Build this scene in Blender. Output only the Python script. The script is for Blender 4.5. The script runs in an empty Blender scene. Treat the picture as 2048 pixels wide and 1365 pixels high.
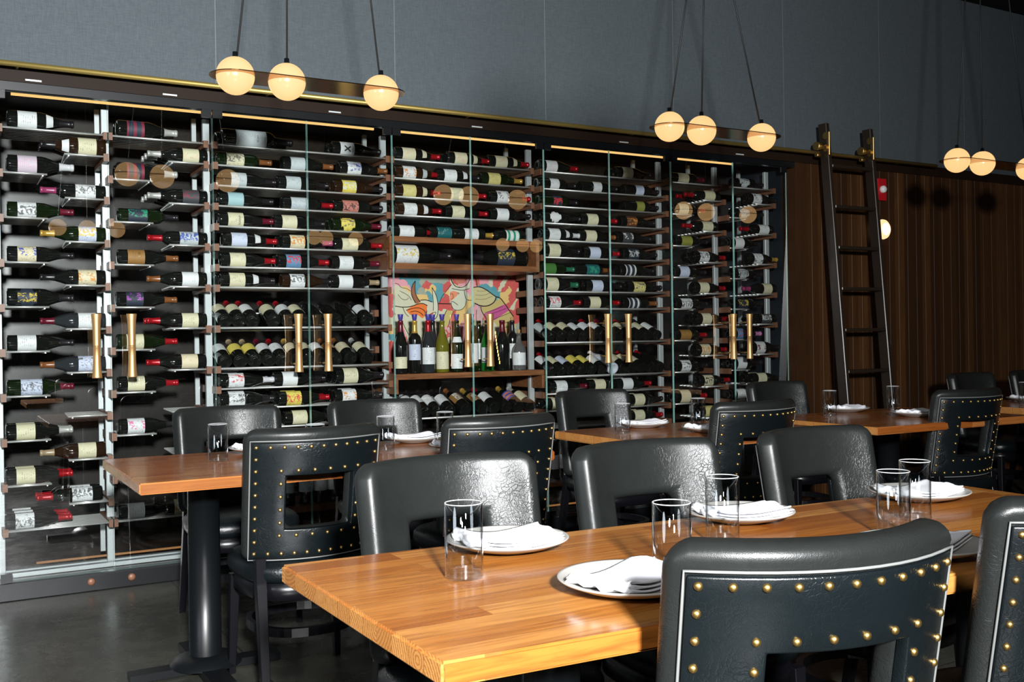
import bpy, bmesh, math, random
from mathutils import Vector, Matrix
R = math.radians
PI = math.pi
SC = bpy.context.scene
COL = SC.collection
random.seed(7)

# ------------------------------------------------------------------ camera
F_PX, H = 2010.0, 1.21
YAW, PITCH, ROLL = R(29.8), R(0.1), R(0.83)
_f = Vector((math.sin(YAW)*math.cos(PITCH), math.cos(YAW)*math.cos(PITCH), -math.sin(PITCH)))
_r = Vector((math.cos(YAW), -math.sin(YAW), 0)); _d = _f.cross(_r)
_c, _s = math.cos(ROLL), math.sin(ROLL)
_r2 = _c*_r + _s*_d; _d2 = -_s*_r + _c*_d
CAMP = Vector((0, 0, H))
cd = bpy.data.cameras.new('camera'); cam = bpy.data.objects.new('camera', cd); COL.objects.link(cam)
cam.matrix_world = Matrix(((_r2.x, -_d2.x, -_f.x, 0), (_r2.y, -_d2.y, -_f.y, 0), (_r2.z, -_d2.z, -_f.z, H), (0, 0, 0, 1)))
cd.sensor_width = 36; cd.lens = F_PX/2048*36; cd.clip_start = .05
SC.camera = cam

def at(x, y, Y):
    """the point of the plane at depth Y that the photograph shows at pixel x, y (used to survey the room)"""
    d = _r2*((x-1024)/F_PX) + _d2*((y-682.5)/F_PX) + _f
    return CAMP + d*(Y/d.y)
def onz(x, y, z):
    d = _r2*((x-1024)/F_PX) + _d2*((y-682.5)/F_PX) + _f
    return CAMP + d*((z-H)/d.z)
def pix(P):
    v = Vector(P)-CAMP; k = v.dot(_f)
    return 1024+F_PX*v.dot(_r2)/k, 682.5+F_PX*v.dot(_d2)/k
def xat(px, Y, z):
    """X of the point at depth Y and height z that stands over pixel column px"""
    y = 650
    for _ in range(4):
        P = at(px, y, Y); y = pix((P.x, Y, z))[1]
    return P.x

# ------------------------------------------------------------------ world, lights, exposure
W = bpy.data.worlds.new('world'); SC.world = W; W.use_nodes = True
W.node_tree.nodes['Background'].inputs[0].default_value = (.55, .65, .8, 1)
W.node_tree.nodes['Background'].inputs[1].default_value = .02
SC.view_settings.view_transform = 'Standard'; SC.view_settings.look = 'None'
SC.view_settings.exposure = 0.0; SC.view_settings.gamma = 1.0; SC.view_settings.use_curve_mapping = False
SC.cycles.use_denoising = True
SC.cycles.max_bounces = 10; SC.cycles.transparent_max_bounces = 24; SC.cycles.glossy_bounces = 5
SC.cycles.transmission_bounces = 10; SC.cycles.diffuse_bounces = 3
SC.cycles.caustics_reflective = False; SC.cycles.caustics_refractive = False

def light(name, typ, loc, aim, power, color, size=.3):
    l = bpy.data.lights.new(name, typ); l.energy = power; l.color = color
    if typ == 'AREA': l.shape = 'DISK'; l.size = size
    else: l.shadow_soft_size = size
    o = bpy.data.objects.new(name, l); COL.objects.link(o); o.location = loc
    if aim is not None:
        o.rotation_euler = (Vector(aim)-Vector(loc)).to_track_quat('-Z', 'Y').to_euler()
    return o
light('flash_light', 'AREA', (-1.0, -.3, 2.15), (1.5, 4.6, 1.2), 48, (1.0, .98, .96), .26)
light('flash_light', 'AREA', (-.30, -1.9, 2.17), (.9, 5.3, 1.6), 375, (.98, .99, 1.0), .34).data.spread = R(104)
light('window_light', 'AREA', (-3.2, 1.2, 2.3), (1.5, 3.4, .9), 38, (.8, .9, 1.0), 1.6)

# ------------------------------------------------------------------ material helpers
class NT:
    def __init__(s, name):
        s.m = bpy.data.materials.new(name); s.m.use_nodes = True
        s.t = s.m.node_tree; s.b = s.t.nodes['Principled BSDF']; s.out = s.t.nodes['Material Output']
    def n(s, typ, **kw):
        nd = s.t.nodes.new(typ)
        for k, v in kw.items():
            if k.startswith('i_'): nd.inputs[k[2:].replace('_', ' ')].default_value = v
            else: setattr(nd, k, v)
        return nd
    def l(s, a, b): s.t.links.new(a, b)
    def math(s, op, a, b=None, c=None):
        nd = s.t.nodes.new('ShaderNodeMath'); nd.operation = op
        for i, v in enumerate((a, b, c)):
            if v is None: continue
            if isinstance(v, (int, float)): nd.inputs[i].default_value = v
            else: s.l(v, nd.inputs[i])
        return nd.outputs[0]
    def mix(s, fac, a, b, typ='MIX'):
        nd = s.t.nodes.new('ShaderNodeMix'); nd.data_type = 'RGBA'; nd.blend_type = typ
        for i, v in ((0, fac), (6, a), (7, b)):
            if isinstance(v, (int, float)): nd.inputs[i].default_value = v
            elif isinstance(v, tuple): nd.inputs[i].default_value = (*v[:3], 1)
            else: s.l(v, nd.inputs[i])
        return nd.outputs[2]
    def ramp(s, fac, stops, interp='LINEAR'):
        nd = s.t.nodes.new('ShaderNodeValToRGB'); cr = nd.color_ramp; cr.interpolation = interp
        while len(cr.elements) < len(stops): cr.elements.new(.5)
        for e, (p, c) in zip(cr.elements, stops): e.position = p; e.color = (*c, 1)
        s.l(fac, nd.inputs[0]); return nd.outputs[0]
    def coord(s, which='Object', scale=(1, 1, 1)):
        tc = s.t.nodes.new('ShaderNodeTexCoord'); mp = s.t.nodes.new('ShaderNodeMapping')
        mp.inputs['Scale'].default_value = scale; s.l(tc.outputs[which], mp.inputs[0]); return mp.outputs[0]
    def noise(s, vec, scale, detail=3, rough=.5, dist=0):
        nd = s.n('ShaderNodeTexNoise'); s.l(vec, nd.inputs['Vector'])
        nd.inputs['Scale'].default_value = scale; nd.inputs['Detail'].default_value = detail
        nd.inputs['Roughness'].default_value = rough; nd.inputs['Distortion'].default_value = dist
        return nd.outputs['Fac']
    def bump(s, h, strength, dist=.001):
        nd = s.n('ShaderNodeBump'); nd.inputs['Strength'].default_value = strength; nd.inputs['Distance'].default_value = dist
        s.l(h, nd.inputs['Height']); s.l(nd.outputs[0], s.b.inputs['Normal'])
    def set(s, **kw):
        for k, v in kw.items():
            key = k.replace('_', ' ')
            if isinstance(v, tuple) and len(v) == 3: v = (*v, 1)
            if hasattr(v, 'links'): s.l(v, s.b.inputs[key])
            else: s.b.inputs[key].default_value = v
        return s

def plain(name, col, rough=.5, metal=0, spec=.5, **kw):
    t = NT(name); t.set(Base_Color=col, Roughness=rough, Metallic=metal); t.b.inputs['Specular IOR Level'].default_value = spec
    nz = t.noise(t.coord(), 40, 2)
    t.set(Base_Color=t.mix(t.math('MULTIPLY', nz, .3), col, tuple(c*.7 for c in col)))
    if kw: t.set(**kw)
    return t.m

def thin_glass(name, tint=(1, 1, 1), boost=1.0):
    t = NT(name); t.t.nodes.remove(t.b)
    tr = t.n('ShaderNodeBsdfTransparent'); tr.inputs[0].default_value = (*tint, 1)
    gl = t.n('ShaderNodeBsdfGlossy'); gl.inputs['Roughness'].default_value = .0
    fr = t.n('ShaderNodeFresnel'); fr.inputs[0].default_value = 1.45
    mx = t.n('ShaderNodeMixShader')
    ge = t.n('ShaderNodeNewGeometry'); front = t.math('SUBTRACT', 1.0, ge.outputs['Backfacing'])
    t.l(t.math('MINIMUM', t.math('MULTIPLY', t.math('MULTIPLY', fr.outputs[0], boost), front), 1.0), mx.inputs[0]); t.l(tr.outputs[0], mx.inputs[1]); t.l(gl.outputs[0], mx.inputs[2])
    t.l(mx.outputs[0], t.out.inputs[0]); return t.m

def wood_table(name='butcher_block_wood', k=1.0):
    t = NT(name); tc = t.t.nodes.new('ShaderNodeTexCoord'); sp = t.n('ShaderNodeSeparateXYZ'); t.l(tc.outputs['Object'], sp.inputs[0])
    x, y, z = sp.outputs
    row = t.math('FLOOR', t.math('MULTIPLY', y, 17.0))
    wn = t.n('ShaderNodeTexWhiteNoise', noise_dimensions='1D'); t.l(row, wn.inputs['W'])
    seg = t.math('FLOOR', t.math('ADD', t.math('MULTIPLY', x, 1.15), t.math('MULTIPLY', wn.outputs['Value'], 7.3)))
    w2 = t.n('ShaderNodeTexWhiteNoise', noise_dimensions='2D'); cb = t.n('ShaderNodeCombineXYZ'); t.l(row, cb.inputs[0]); t.l(seg, cb.inputs[1]); t.l(cb.outputs[0], w2.inputs['Vector'])
    rnd = w2.outputs['Value']
    # grain runs along x, shifted per stave
    off = t.n('ShaderNodeCombineXYZ'); t.l(t.math('MULTIPLY', rnd, 37.0), off.inputs[0]); t.l(t.math('MULTIPLY', rnd, 11.0), off.inputs[1])
    add = t.n('ShaderNodeVectorMath', operation='ADD'); t.l(tc.outputs['Object'], add.inputs[0]); t.l(off.outputs[0], add.inputs[1])
    mp = t.n('ShaderNodeMapping'); mp.inputs['Scale'].default_value = (2.2, 30, 30); t.l(add.outputs[0], mp.inputs[0])
    g1 = t.noise(mp.outputs[0], 1.3, 6, .62, 1.4)
    mp2 = t.n('ShaderNodeMapping'); mp2.inputs['Scale'].default_value = (10, 260, 260); t.l(add.outputs[0], mp2.inputs[0])
    g2 = t.noise(mp2.outputs[0], 1, 2, .5)
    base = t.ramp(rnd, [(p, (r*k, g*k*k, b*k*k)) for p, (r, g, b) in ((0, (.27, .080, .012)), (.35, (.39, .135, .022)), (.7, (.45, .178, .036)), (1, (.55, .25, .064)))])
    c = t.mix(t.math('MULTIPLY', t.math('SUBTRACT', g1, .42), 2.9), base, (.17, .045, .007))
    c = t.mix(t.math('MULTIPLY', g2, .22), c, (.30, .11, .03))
    kn = t.n('ShaderNodeTexVoronoi'); mp3 = t.n('ShaderNodeMapping'); mp3.inputs['Scale'].default_value = (2.2, 5, 5); t.l(add.outputs[0], mp3.inputs[0]); t.l(mp3.outputs[0], kn.inputs['Vector']); kn.inputs['Scale'].default_value = 1
    c = t.mix(t.math('MULTIPLY', t.math('LESS_THAN', kn.outputs['Distance'], .06), .7), c, (.13, .04, .012))
    # end grain rings on faces looking along x
    geo = t.n('ShaderNodeNewGeometry'); tn = t.n('ShaderNodeVectorTransform', vector_type='NORMAL', convert_from='WORLD', convert_to='OBJECT')
    t.l(geo.outputs['Normal'], tn.inputs[0]); sn = t.n('ShaderNodeSeparateXYZ'); t.l(tn.outputs[0], sn.inputs[0])
    endf = t.math('GREATER_THAN', t.math('ABSOLUTE', sn.outputs[0]), .7)
    cy = t.math('MULTIPLY', t.math('ADD', row, t.math('MULTIPLY', wn.outputs['Value'], 2.6)), 1/17.0)
    dy = t.math('SUBTRACT', y, cy); dz = t.math('ADD', z, t.math('SUBTRACT', t.math('MULTIPLY', rnd, .16), .10))
    rr = t.math('SQRT', t.math('ADD', t.math('MULTIPLY', dy, dy), t.math('MULTIPLY', dz, dz)))
    ring = t.math('FRACT', t.math('MULTIPLY', t.math('ADD', rr, t.math('MULTIPLY', g2, .006)), 125))
    ec = t.mix(t.math('MULTIPLY', t.math('LESS_THAN', ring, .42), .75), t.mix(rnd, (.40, .165, .038), (.54, .26, .075)), (.26, .09, .02))
    c = t.mix(endf, c, ec)
    # joints between staves
    fy = t.math('FRACT', t.math('MULTIPLY', y, 17.0)); jt = t.math('LESS_THAN', fy, .022)
    c = t.mix(t.math('MULTIPLY', jt, .55), c, (.12, .04, .012))
    t.set(Base_Color=c, Roughness=t.math('ADD', .2, t.math('MULTIPLY', g1, .12)), Coat_Weight=.35, Coat_Roughness=.13)
    t.bump(g2, .06, .001); return t.m

def dark_planks():
    t = NT('dark_plank_wood'); tc = t.t.nodes.new('ShaderNodeTexCoord'); sp = t.n('ShaderNodeSeparateXYZ'); t.l(tc.outputs['Object'], sp.inputs[0])
    row = t.math('FLOOR', t.math('MULTIPLY', sp.outputs[0], 1/.105))
    wn = t.n('ShaderNodeTexWhiteNoise', noise_dimensions='1D'); t.l(row, wn.inputs['W'])
    mp = t.n('ShaderNodeMapping'); mp.inputs['Scale'].default_value = (22, 22, 2.2); t.l(tc.outputs['Object'], mp.inputs[0])
    g = t.noise(mp.outputs[0], 1.5, 6, .65, 1.0)
    base = t.ramp(wn.outputs['Value'], [(0, (.032, .0125, .004)), (.5, (.054, .021, .006)), (1, (.090, .038, .011))])
    c = t.mix(t.math('MULTIPLY', t.math('SUBTRACT', g, .3), 1.5), base, (.020, .010, .005))
    t.set(Base_Color=c, Roughness=.5); t.b.inputs['Specular IOR Level'].default_value = .22; t.bump(g, .25, .002); return t.m

def leather(name, col, rough=.36, spec=.35):
    t = NT(name); co = t.coord()
    big = t.noise(co, 9, 4, .6, .6); fine = t.n('ShaderNodeTexVoronoi'); fine.feature = 'DISTANCE_TO_EDGE'; t.l(co, fine.inputs['Vector']); fine.inputs['Scale'].default_value = 420
    dn = t.n('ShaderNodeTexNoise'); t.l(co, dn.inputs['Vector']); dn.inputs['Scale'].default_value = 14; dn.inputs['Detail'].default_value = 5
    wc = t.mix(.10, co, dn.outputs['Color']); cr = t.n('ShaderNodeTexVoronoi'); cr.feature = 'DISTANCE_TO_EDGE'; t.l(wc, cr.inputs['Vector']); cr.inputs['Scale'].default_value = 80
    crease = t.math('MINIMUM', t.math('MULTIPLY', cr.outputs['Distance'], 9.0), 1.0)
    msk = t.math('MINIMUM', t.math('MAXIMUM', t.math('MULTIPLY', t.math('SUBTRACT', t.noise(co, 5, 3), .44), 7.0), .0), 1.0)
    wr = t.noise(co, 60, 6, .7, 1.2)
    c = t.mix(big, tuple(x*.75 for x in col), tuple(x*1.3 for x in col))
    t.set(Base_Color=c, Roughness=t.math('ADD', rough-.06, t.math('MULTIPLY', wr, .16)))
    h = t.math('ADD', t.math('MULTIPLY', t.math('MINIMUM', fine.outputs['Distance'], .25), .35), t.math('ADD', t.math('MULTIPLY', wr, .35), t.math('MULTIPLY', t.math('MULTIPLY', crease, msk), .55)))
    t.b.inputs['Specular IOR Level'].default_value = spec
    t.bump(h, .38, .0016); return t.m

def fabric_wall():
    t = NT('grey_linen_wallcovering'); tc = t.t.nodes.new('ShaderNodeTexCoord'); sp = t.n('ShaderNodeSeparateXYZ'); t.l(tc.outputs['Object'], sp.inputs[0])
    a = t.n('ShaderNodeMapping'); a.inputs['Scale'].default_value = (30, 1, 420); t.l(tc.outputs['Object'], a.inputs[0])
    b = t.n('ShaderNodeMapping'); b.inputs['Scale'].default_value = (420, 1, 22); t.l(tc.outputs['Object'], b.inputs[0])
    g = t.math('ADD', t.noise(a.outputs[0], 1, 3, .6), t.noise(b.outputs[0], 1, 3, .6))
    c = t.ramp(t.math('MULTIPLY', g, .5), [(.30, (.050, .063, .071)), (.70, (.092, .108, .117))])
    fx = t.math('FRACT', t.math('DIVIDE', t.math('SUBTRACT', sp.outputs[0], 1.288), 1.015))
    seam = t.math('LESS_THAN', fx, .0035)
    c = t.mix(t.math('MULTIPLY', seam, .35), c, (.32, .34, .35))
    t.set(Base_Color=c, Roughness=.85); t.b.inputs['Specular IOR Level'].default_value = .15
    t.bump(g, .3, .001); return t.m

def concrete():
    t = NT('polished_dark_concrete'); co = t.coord()
    n1 = t.noise(co, 1.1, 7, .62, .4); n2 = t.noise(co, 9, 5, .6)
    c = t.ramp(t.math('ADD', t.math('MULTIPLY', n1, .7), t.math('MULTIPLY', n2, .3)), [(.3, (.016, .017, .014)), (.5, (.042, .042, .034)), (.72, (.078, .074, .058))])
    sp = t.n('ShaderNodeSeparateXYZ'); t.l(co, sp.inputs[0])
    j = t.math('MAXIMUM', t.math('LESS_THAN', t.math('FRACT', t.math('DIVIDE', t.math('SUBTRACT', sp.outputs[0], 1.02), 2.4)), .003),
               t.math('LESS_THAN', t.math('FRACT', t.math('DIVIDE', sp.outputs[1], 2.4)), .003))
    c = t.mix(t.math('MULTIPLY', j, .7), c, (.006, .006, .006))
    t.set(Base_Color=c, Roughness=t.math('ADD', .16, t.math('MULTIPLY', n2, .22)))
    return t.m

def label_mat(base, acc=None, mode='t', seed=0):
    t = NT('label_paper'); co = t.coord(); sp = t.n('ShaderNodeSeparateXYZ'); t.l(co, sp.inputs[0])
    x, y, z = sp.outputs
    offs = t.n('ShaderNodeVectorMath', operation='ADD'); t.l(co, offs.inputs[0]); offs.inputs[1].default_value = (seed*1.7, seed*.9, seed*2.3)
    c = t.mix(t.math('MULTIPLY', t.noise(offs.outputs[0], 60, 3), .22), base, tuple(v*.72 for v in base))
    if mode == 't':
        ln = t.math('LESS_THAN', t.math('FRACT', t.math('MULTIPLY', z, 95+7*(seed % 4))), .34)
        w = t.n('ShaderNodeMapping'); w.inputs['Scale'].default_value = (500, 500, 95); t.l(offs.outputs[0], w.inputs[0])
        let = t.math('GREATER_THAN', t.noise(w.outputs[0], .7, 2), .5)
        cen = t.math('LESS_THAN', t.math('ABSOLUTE', y), .016+.003*(seed % 3))
        blk = t.math('GREATER_THAN', t.noise(offs.outputs[0], 38, 1), .50)
        m = t.math('MULTIPLY', t.math('MULTIPLY', t.math('MULTIPLY', ln, let), cen), t.math('MULTIPLY', blk, .6))
        c = t.mix(m, c, acc or (.05, .045, .04))
    elif mode == 'p':
        cen = t.math('LESS_THAN', t.math('ABSOLUTE', y), .022)
        m = t.math('GREATER_THAN', t.noise(offs.outputs[0], 42, 3, .6, 1.2), .52)
        c = t.mix(t.math('MULTIPLY', t.math('MULTIPLY', m, cen), .9), c, acc or (.1, .1, .1))
        m2 = t.math('GREATER_THAN', t.noise(offs.outputs[0], 110, 3, .6, 1), .6)
        c = t.mix(t.math('MULTIPLY', m2, .5), c, (.05, .03, .03))
    elif mode == 'b':
        zz = t.math('FRACT', t.math('MULTIPLY', z, 26)); m = t.math('LESS_THAN', zz, .4)
        c = t.mix(m, c, acc or (.3, .02, .02))
    t.set(Base_Color=c, Roughness=.6); return t.m

def bottle_glass(name, col, rough=.05, spec=.6):
    t = NT(name); t.set(Base_Color=col, Roughness=rough); t.b.inputs['Specular IOR Level'].default_value = spec; return t.m

M = {}
M['table'] = wood_table()
M['table_shaded'] = wood_table('shaded_butcher_block_wood', .80)  # same wood as the front table, its shade farther back put into the colour
M['planks'] = dark_planks()
M['fabric'] = fabric_wall()
M['floor'] = concrete()
M['leather'] = leather('black_leather', (.0035, .0055, .0065), .27, .4)
M['leather_front'] = leather('charcoal_leather', (.011, .0125, .012), .31, .30)
M['piping'] = plain('grey_piping', (.16, .165, .16), .45)
M['black_wood'] = plain('black_lacquered_wood', (.0035, .0035, .005), .3, spec=.35)
M['brass'] = plain('aged_brass', (.46, .30, .10), .42, 1)
M['brass_rail'] = plain('rail_brass', (.42, .31, .09), .45, .8)
M['bronze'] = plain('bronze_plate', (.48, .27, .10), .16, 1)
M['handle'] = plain('hammered_brass', (.60, .36, .15), .46, .85)
M['steel'] = plain('satin_aluminium', (.50, .54, .545), .4, .3)
M['rod'] = plain('brushed_rod', (.78, .78, .75), .38, .6)
M['black'] = plain('black_steel', (.004, .005, .006), .34, spec=.35)
M['black_matte'] = plain('black_paint', (.006, .006, .007), .7, spec=.2)
M['navy'] = plain('blue_black_panel', (.012, .020, .028), .4)
M['header'] = plain('dark_bronze_header', (.013, .0065, .0035), .6, spec=.15)
M['walnut'] = plain('walnut_block', (.20, .085, .045), .45)
M['oak'] = None
M['pane'] = thin_glass('door_glass', (.985, 1, .995), 6.5)
M['edge'] = NT('glass_edge').set(Base_Color=(.42, .80, .72), Roughness=.15, Metallic=.25, Transmission_Weight=.15).m
M['tumbler'] = thin_glass('tumbler_wall', (.985, .99, .99), 4.0)
M['rim_glint'] = NT('tumbler_rim_glint').set(Base_Color=(.85, .88, .9), Roughness=.08, Transmission_Weight=.35).m  # whitish ring: the light caught by the glass lip is put into its colour
M['napkin'] = None
M['cord'] = plain('black_cord', (.006, .006, .006), .6)
M['white'] = plain('white_plastic', (.75, .75, .73), .4)
M['red'] = plain('red_plastic', (.45, .01, .015), .35)

t = NT('shelf_wood'); mp = t.coord('Object', (2.5, 28, 28)); g = t.noise(mp, 1.6, 5, .6, 1)
t.set(Base_Color=t.ramp(g, [(.3, (.12, .042, .016)), (.7, (.30, .12, .045))]), Roughness=.4); M['oak'] = t.m
t = NT('cotton_napkin'); t.set(Base_Color=(.86, .87, .92), Roughness=.85); w = t.noise(t.coord('Object', (1, 1, 1)), 420, 2); t.bump(w, .15, .0005)
t.b.inputs['Sheen Weight'].default_value = .2; M['napkin'] = t.m
t = NT('stoneware_glaze'); co = t.coord(); n = t.noise(co, 160, 2)
t.set(Base_Color=t.mix(t.math('GREATER_THAN', n, .72), (.38, .37, .345), (.26, .24, .22)), Roughness=.38); M['plate'] = t.m
t = NT('tumbler_base'); t.t.nodes.remove(t.b); gb = t.n('ShaderNodeBsdfGlass'); gb.inputs['IOR'].default_value = 1.45
tb = t.n('ShaderNodeBsdfTransparent'); mx = t.n('ShaderNodeMixShader'); mx.inputs[0].default_value = .22
t.l(tb.outputs[0], mx.inputs[1]); t.l(gb.outputs[0], mx.inputs[2]); t.l(mx.outputs[0], t.out.inputs[0]); M['tumbler_base'] = t.m

def glow(name, col, strength):
    t = NT(name); t.set(Base_Color=(.10, .08, .06), Roughness=.15, Emission_Color=col, Emission_Strength=strength); return t.m
M['globe'] = glow('lit_opal_globe', (1.0, .585, .235), 1.08)
M['led'] = glow('led_strip', (1.0, .56, .19), 1.45)
M['led_dim'] = glow('led_strip_low', (1.0, .42, .12), .35)
M['sconce'] = glow('sconce_glass', (1.0, .66, .32), 1.3)
M['sconce_core'] = glow('sconce_core', (1.0, .86, .62), 3.0)

# ------------------------------------------------------------------ mesh helpers
def link(name, mesh, mat=None, parent=None, loc=None, smooth=False, **tags):
    o = bpy.data.objects.new(name, mesh); COL.objects.link(o)
    if mat is not None and not mesh.materials: mesh.materials.append(M[mat] if isinstance(mat, str) else mat)
    if parent is not None: o.parent = parent
    if loc is not None: o.location = loc
    if smooth:
        for p in mesh.polygons: p.use_smooth = True
    for k, v in tags.items(): o[k] = v
    return o
def empty(name, loc=(0, 0, 0), rz=0, **tags):
    o = bpy.data.objects.new(name, None); COL.objects.link(o); o.location = loc; o.rotation_euler = (0, 0, rz); o.empty_display_size = .05
    for k, v in tags.items(): o[k] = v
    return o
def bm_mesh(bm, name='m'):
    bmesh.ops.recalc_face_normals(bm, faces=bm.faces[:])
    me = bpy.data.meshes.new(name); bm.to_mesh(me); bm.free(); return me
def add_box(bm, x0, x1, y0, y1, z0, z1, mi=0):
    vs = [bm.verts.new((x, y, z)) for x in (x0, x1) for y in (y0, y1) for z in (z0, z1)]
    fs = [(0, 1, 3, 2), (4, 6, 7, 5), (0, 4, 5, 1), (2, 3, 7, 6), (0, 2, 6, 4), (1, 5, 7, 3)]
    out = []
    for f in fs:
        q = bm.faces.new([vs[i] for i in f]); q.material_index = mi; out.append(q)
    return out
def box(x0, x1, y0, y1, z0, z1, bev=0, seg=2):
    bm = bmesh.new(); add_box(bm, x0, x1, y0, y1, z0, z1)
    if bev: bmesh.ops.bevel(bm, geom=bm.edges[:]+bm.verts[:], offset=bev, segments=seg, affect='EDGES', profile=.5)
    return bm_mesh(bm)
def add_tube(bm, pts, r, n=10, cap=True, closed=False):
    pts = [Vector(p) for p in pts]; rings = []; N = len(pts)
    rs = r if isinstance(r, (list, tuple)) else [r]*N
    up = None
    for i, p in enumerate(pts):
        if closed: d = (pts[(i+1) % N]-pts[i-1]).normalized()
        else: d = (pts[min(i+1, N-1)]-pts[max(i-1, 0)]).normalized()
        if up is None:
            up = Vector((0, 0, 1)) if abs(d.z) < .9 else Vector((1, 0, 0))
        a = d.cross(up).normalized(); b = a.cross(d).normalized(); up = b
        rings.append([bm.verts.new(p+(a*math.cos(2*PI*k/n)+b*math.sin(2*PI*k/n))*rs[i]) for k in range(n)])
    for i in range(N if closed else N-1):
        A, B = rings[i], rings[(i+1) % N]
        for k in range(n): bm.faces.new((A[k], A[(k+1) % n], B[(k+1) % n], B[k])).smooth = True
    if cap and not closed:
        bm.faces.new(rings[0][::-1]); bm.faces.new(rings[-1])
def tube(pts, r, n=10, closed=False):
    bm = bmesh.new(); add_tube(bm, pts, r, n, True, closed); return bm_mesh(bm)
def add_lathe(bm, prof, n=24, a0=0, a1=2*PI, axis='z', mi=0, cx=0, cy=0):
    full = abs(a1-a0-2*PI) < 1e-6; cols = []
    for k in range(n if full else n+1):
        a = a0+(a1-a0)*k/n; col = []
        for (r, z) in prof: col.append(bm.verts.new((cx+r*math.cos(a), cy+r*math.sin(a), z)))
        cols.append(col)
    for k in range(n):
        A, B = cols[k], cols[(k+1) % len(cols)]
        for j in range(len(prof)-1):
            try:
                f = bm.faces.new((A[j], B[j], B[j+1], A[j+1])); f.smooth = True; f.material_index = mi
            except ValueError: pass
def lathe(prof, n=24, a0=0, a1=2*PI):
    bm = bmesh.new(); add_lathe(bm, prof, n, a0, a1); bmesh.ops.remove_doubles(bm, verts=bm.verts[:], dist=1e-5); return bm_mesh(bm)
def shade_auto(o, w=None, seg=3, ang=40):
    for p in o.data.polygons: p.use_smooth = True
    if w:
        b = o.modifiers.new('bevel', 'BEVEL'); b.width = w; b.segments = seg; b.limit_method = 'ANGLE'; b.angle_limit = R(ang); b.harden_normals = False
    return o

# ------------------------------------------------------------------ the room
YW = 5.33                                   # plane of the glass doors and of the wall above them
link('floor', box(-4.5, 8.6, -4.5, 6.3, -.1, 0), 'floor', kind='structure')
link('ceiling', box(-4.5, 8.6, -4.5, 6.3, 3.95, 4.05), 'black_matte', kind='structure')
link('wall_back_upper', box(-4.5, 8.2, YW, YW+.12, 2.545, 3.95), 'fabric', kind='structure')
link('wall_left', box(-4.6, -4.5, -4.5, 6.3, 0, 3.95), plain('charcoal_wall_paint', (.05, .05, .052), .8), kind='structure')
link('wall_front', box(-4.5, 8.6, -4.6, -4.5, 0, 3.95), plain('charcoal_far_wall_paint', (.035, .033, .032), .8), kind='structure')
link('wall_right', box(8.2, 8.4, -4.5, 6.3, 0, 3.95), plain('dark_red_brown_wall', (.05, .018, .012), .6), kind='structure')
link('wall_back_left', box(-4.5, .2, YW, YW+.12, 0, 2.545), 'navy', kind='structure')
# plank wall right of the wine doors
bm = bmesh.new(); x = 5.50; i = 0
while x < 8.19:
    w = min(.105, 8.2-x); d = random.uniform(-.002, .002)
    fs = add_box(bm, x+.0012, x+w-.0012, YW-.006+d, YW+.05, .0, 2.47); x += .105
bmesh.ops.bevel(bm, geom=[e for e in bm.edges if abs(e.verts[0].co.z-e.verts[1].co.z) > 1], offset=.0018, segments=1, affect='EDGES')
add_box(bm, 5.5, 8.2, YW+.03, YW+.10, 0, 2.47)
link('wall_back_planks', bm_mesh(bm), 'planks', kind='structure')
link('trim_1', box(.2, 8.2, YW-.02, YW+.12, 2.47, 2.545), 'header', kind='structure')
link('trim_2', box(.2, 5.44, YW-.01, YW+.018, 2.43, 2.47), 'black', kind='structure')
link('trim_3', box(5.44, 5.50, YW-.012, YW+.12, 0, 2.47), 'planks', kind='structure')
# wine room behind the doors
t = NT('mottled_cellar_wall'); n = t.noise(t.coord(), 2.6, 6, .7, .5); n2 = t.noise(t.coord(), .9, 2)
t.set(Base_Color=t.mix(t.math('GREATER_THAN', n2, 5), t.ramp(n, [(.35, (.004, .003, .0025)), (.62, (.022, .018, .015))]), (.1, .1, .1)), Roughness=.25)
link('wall_cellar_back', box(.2, 5.5, 6.05, 6.15, 0, 2.55), t.m, kind='structure')
link('wall_cellar_top', box(.2, 5.5, YW+.12, 6.05, 2.50, 2.56), 'navy', kind='structure')
link('wall_cellar_right', box(5.44, 5.5, YW+.12, 6.05, 0, 2.5), 'navy', kind='structure')
link('wall_cellar_left', box(.14, .2, YW+.12, 6.05, 0, 2.5), 'navy', kind='structure')
link('baseboard_back', box(.2, 5.44, YW-.012, YW+.1, 0, .085, .004), 'black', kind='structure')
link('trim_4', box(.2, 5.44, YW+.12, YW+.16, .085, .105), 'steel', kind='structure')
link('trim_5', box(.2, 5.44, YW+.20, YW+.23, .085, .105), 'steel', kind='structure')

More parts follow.
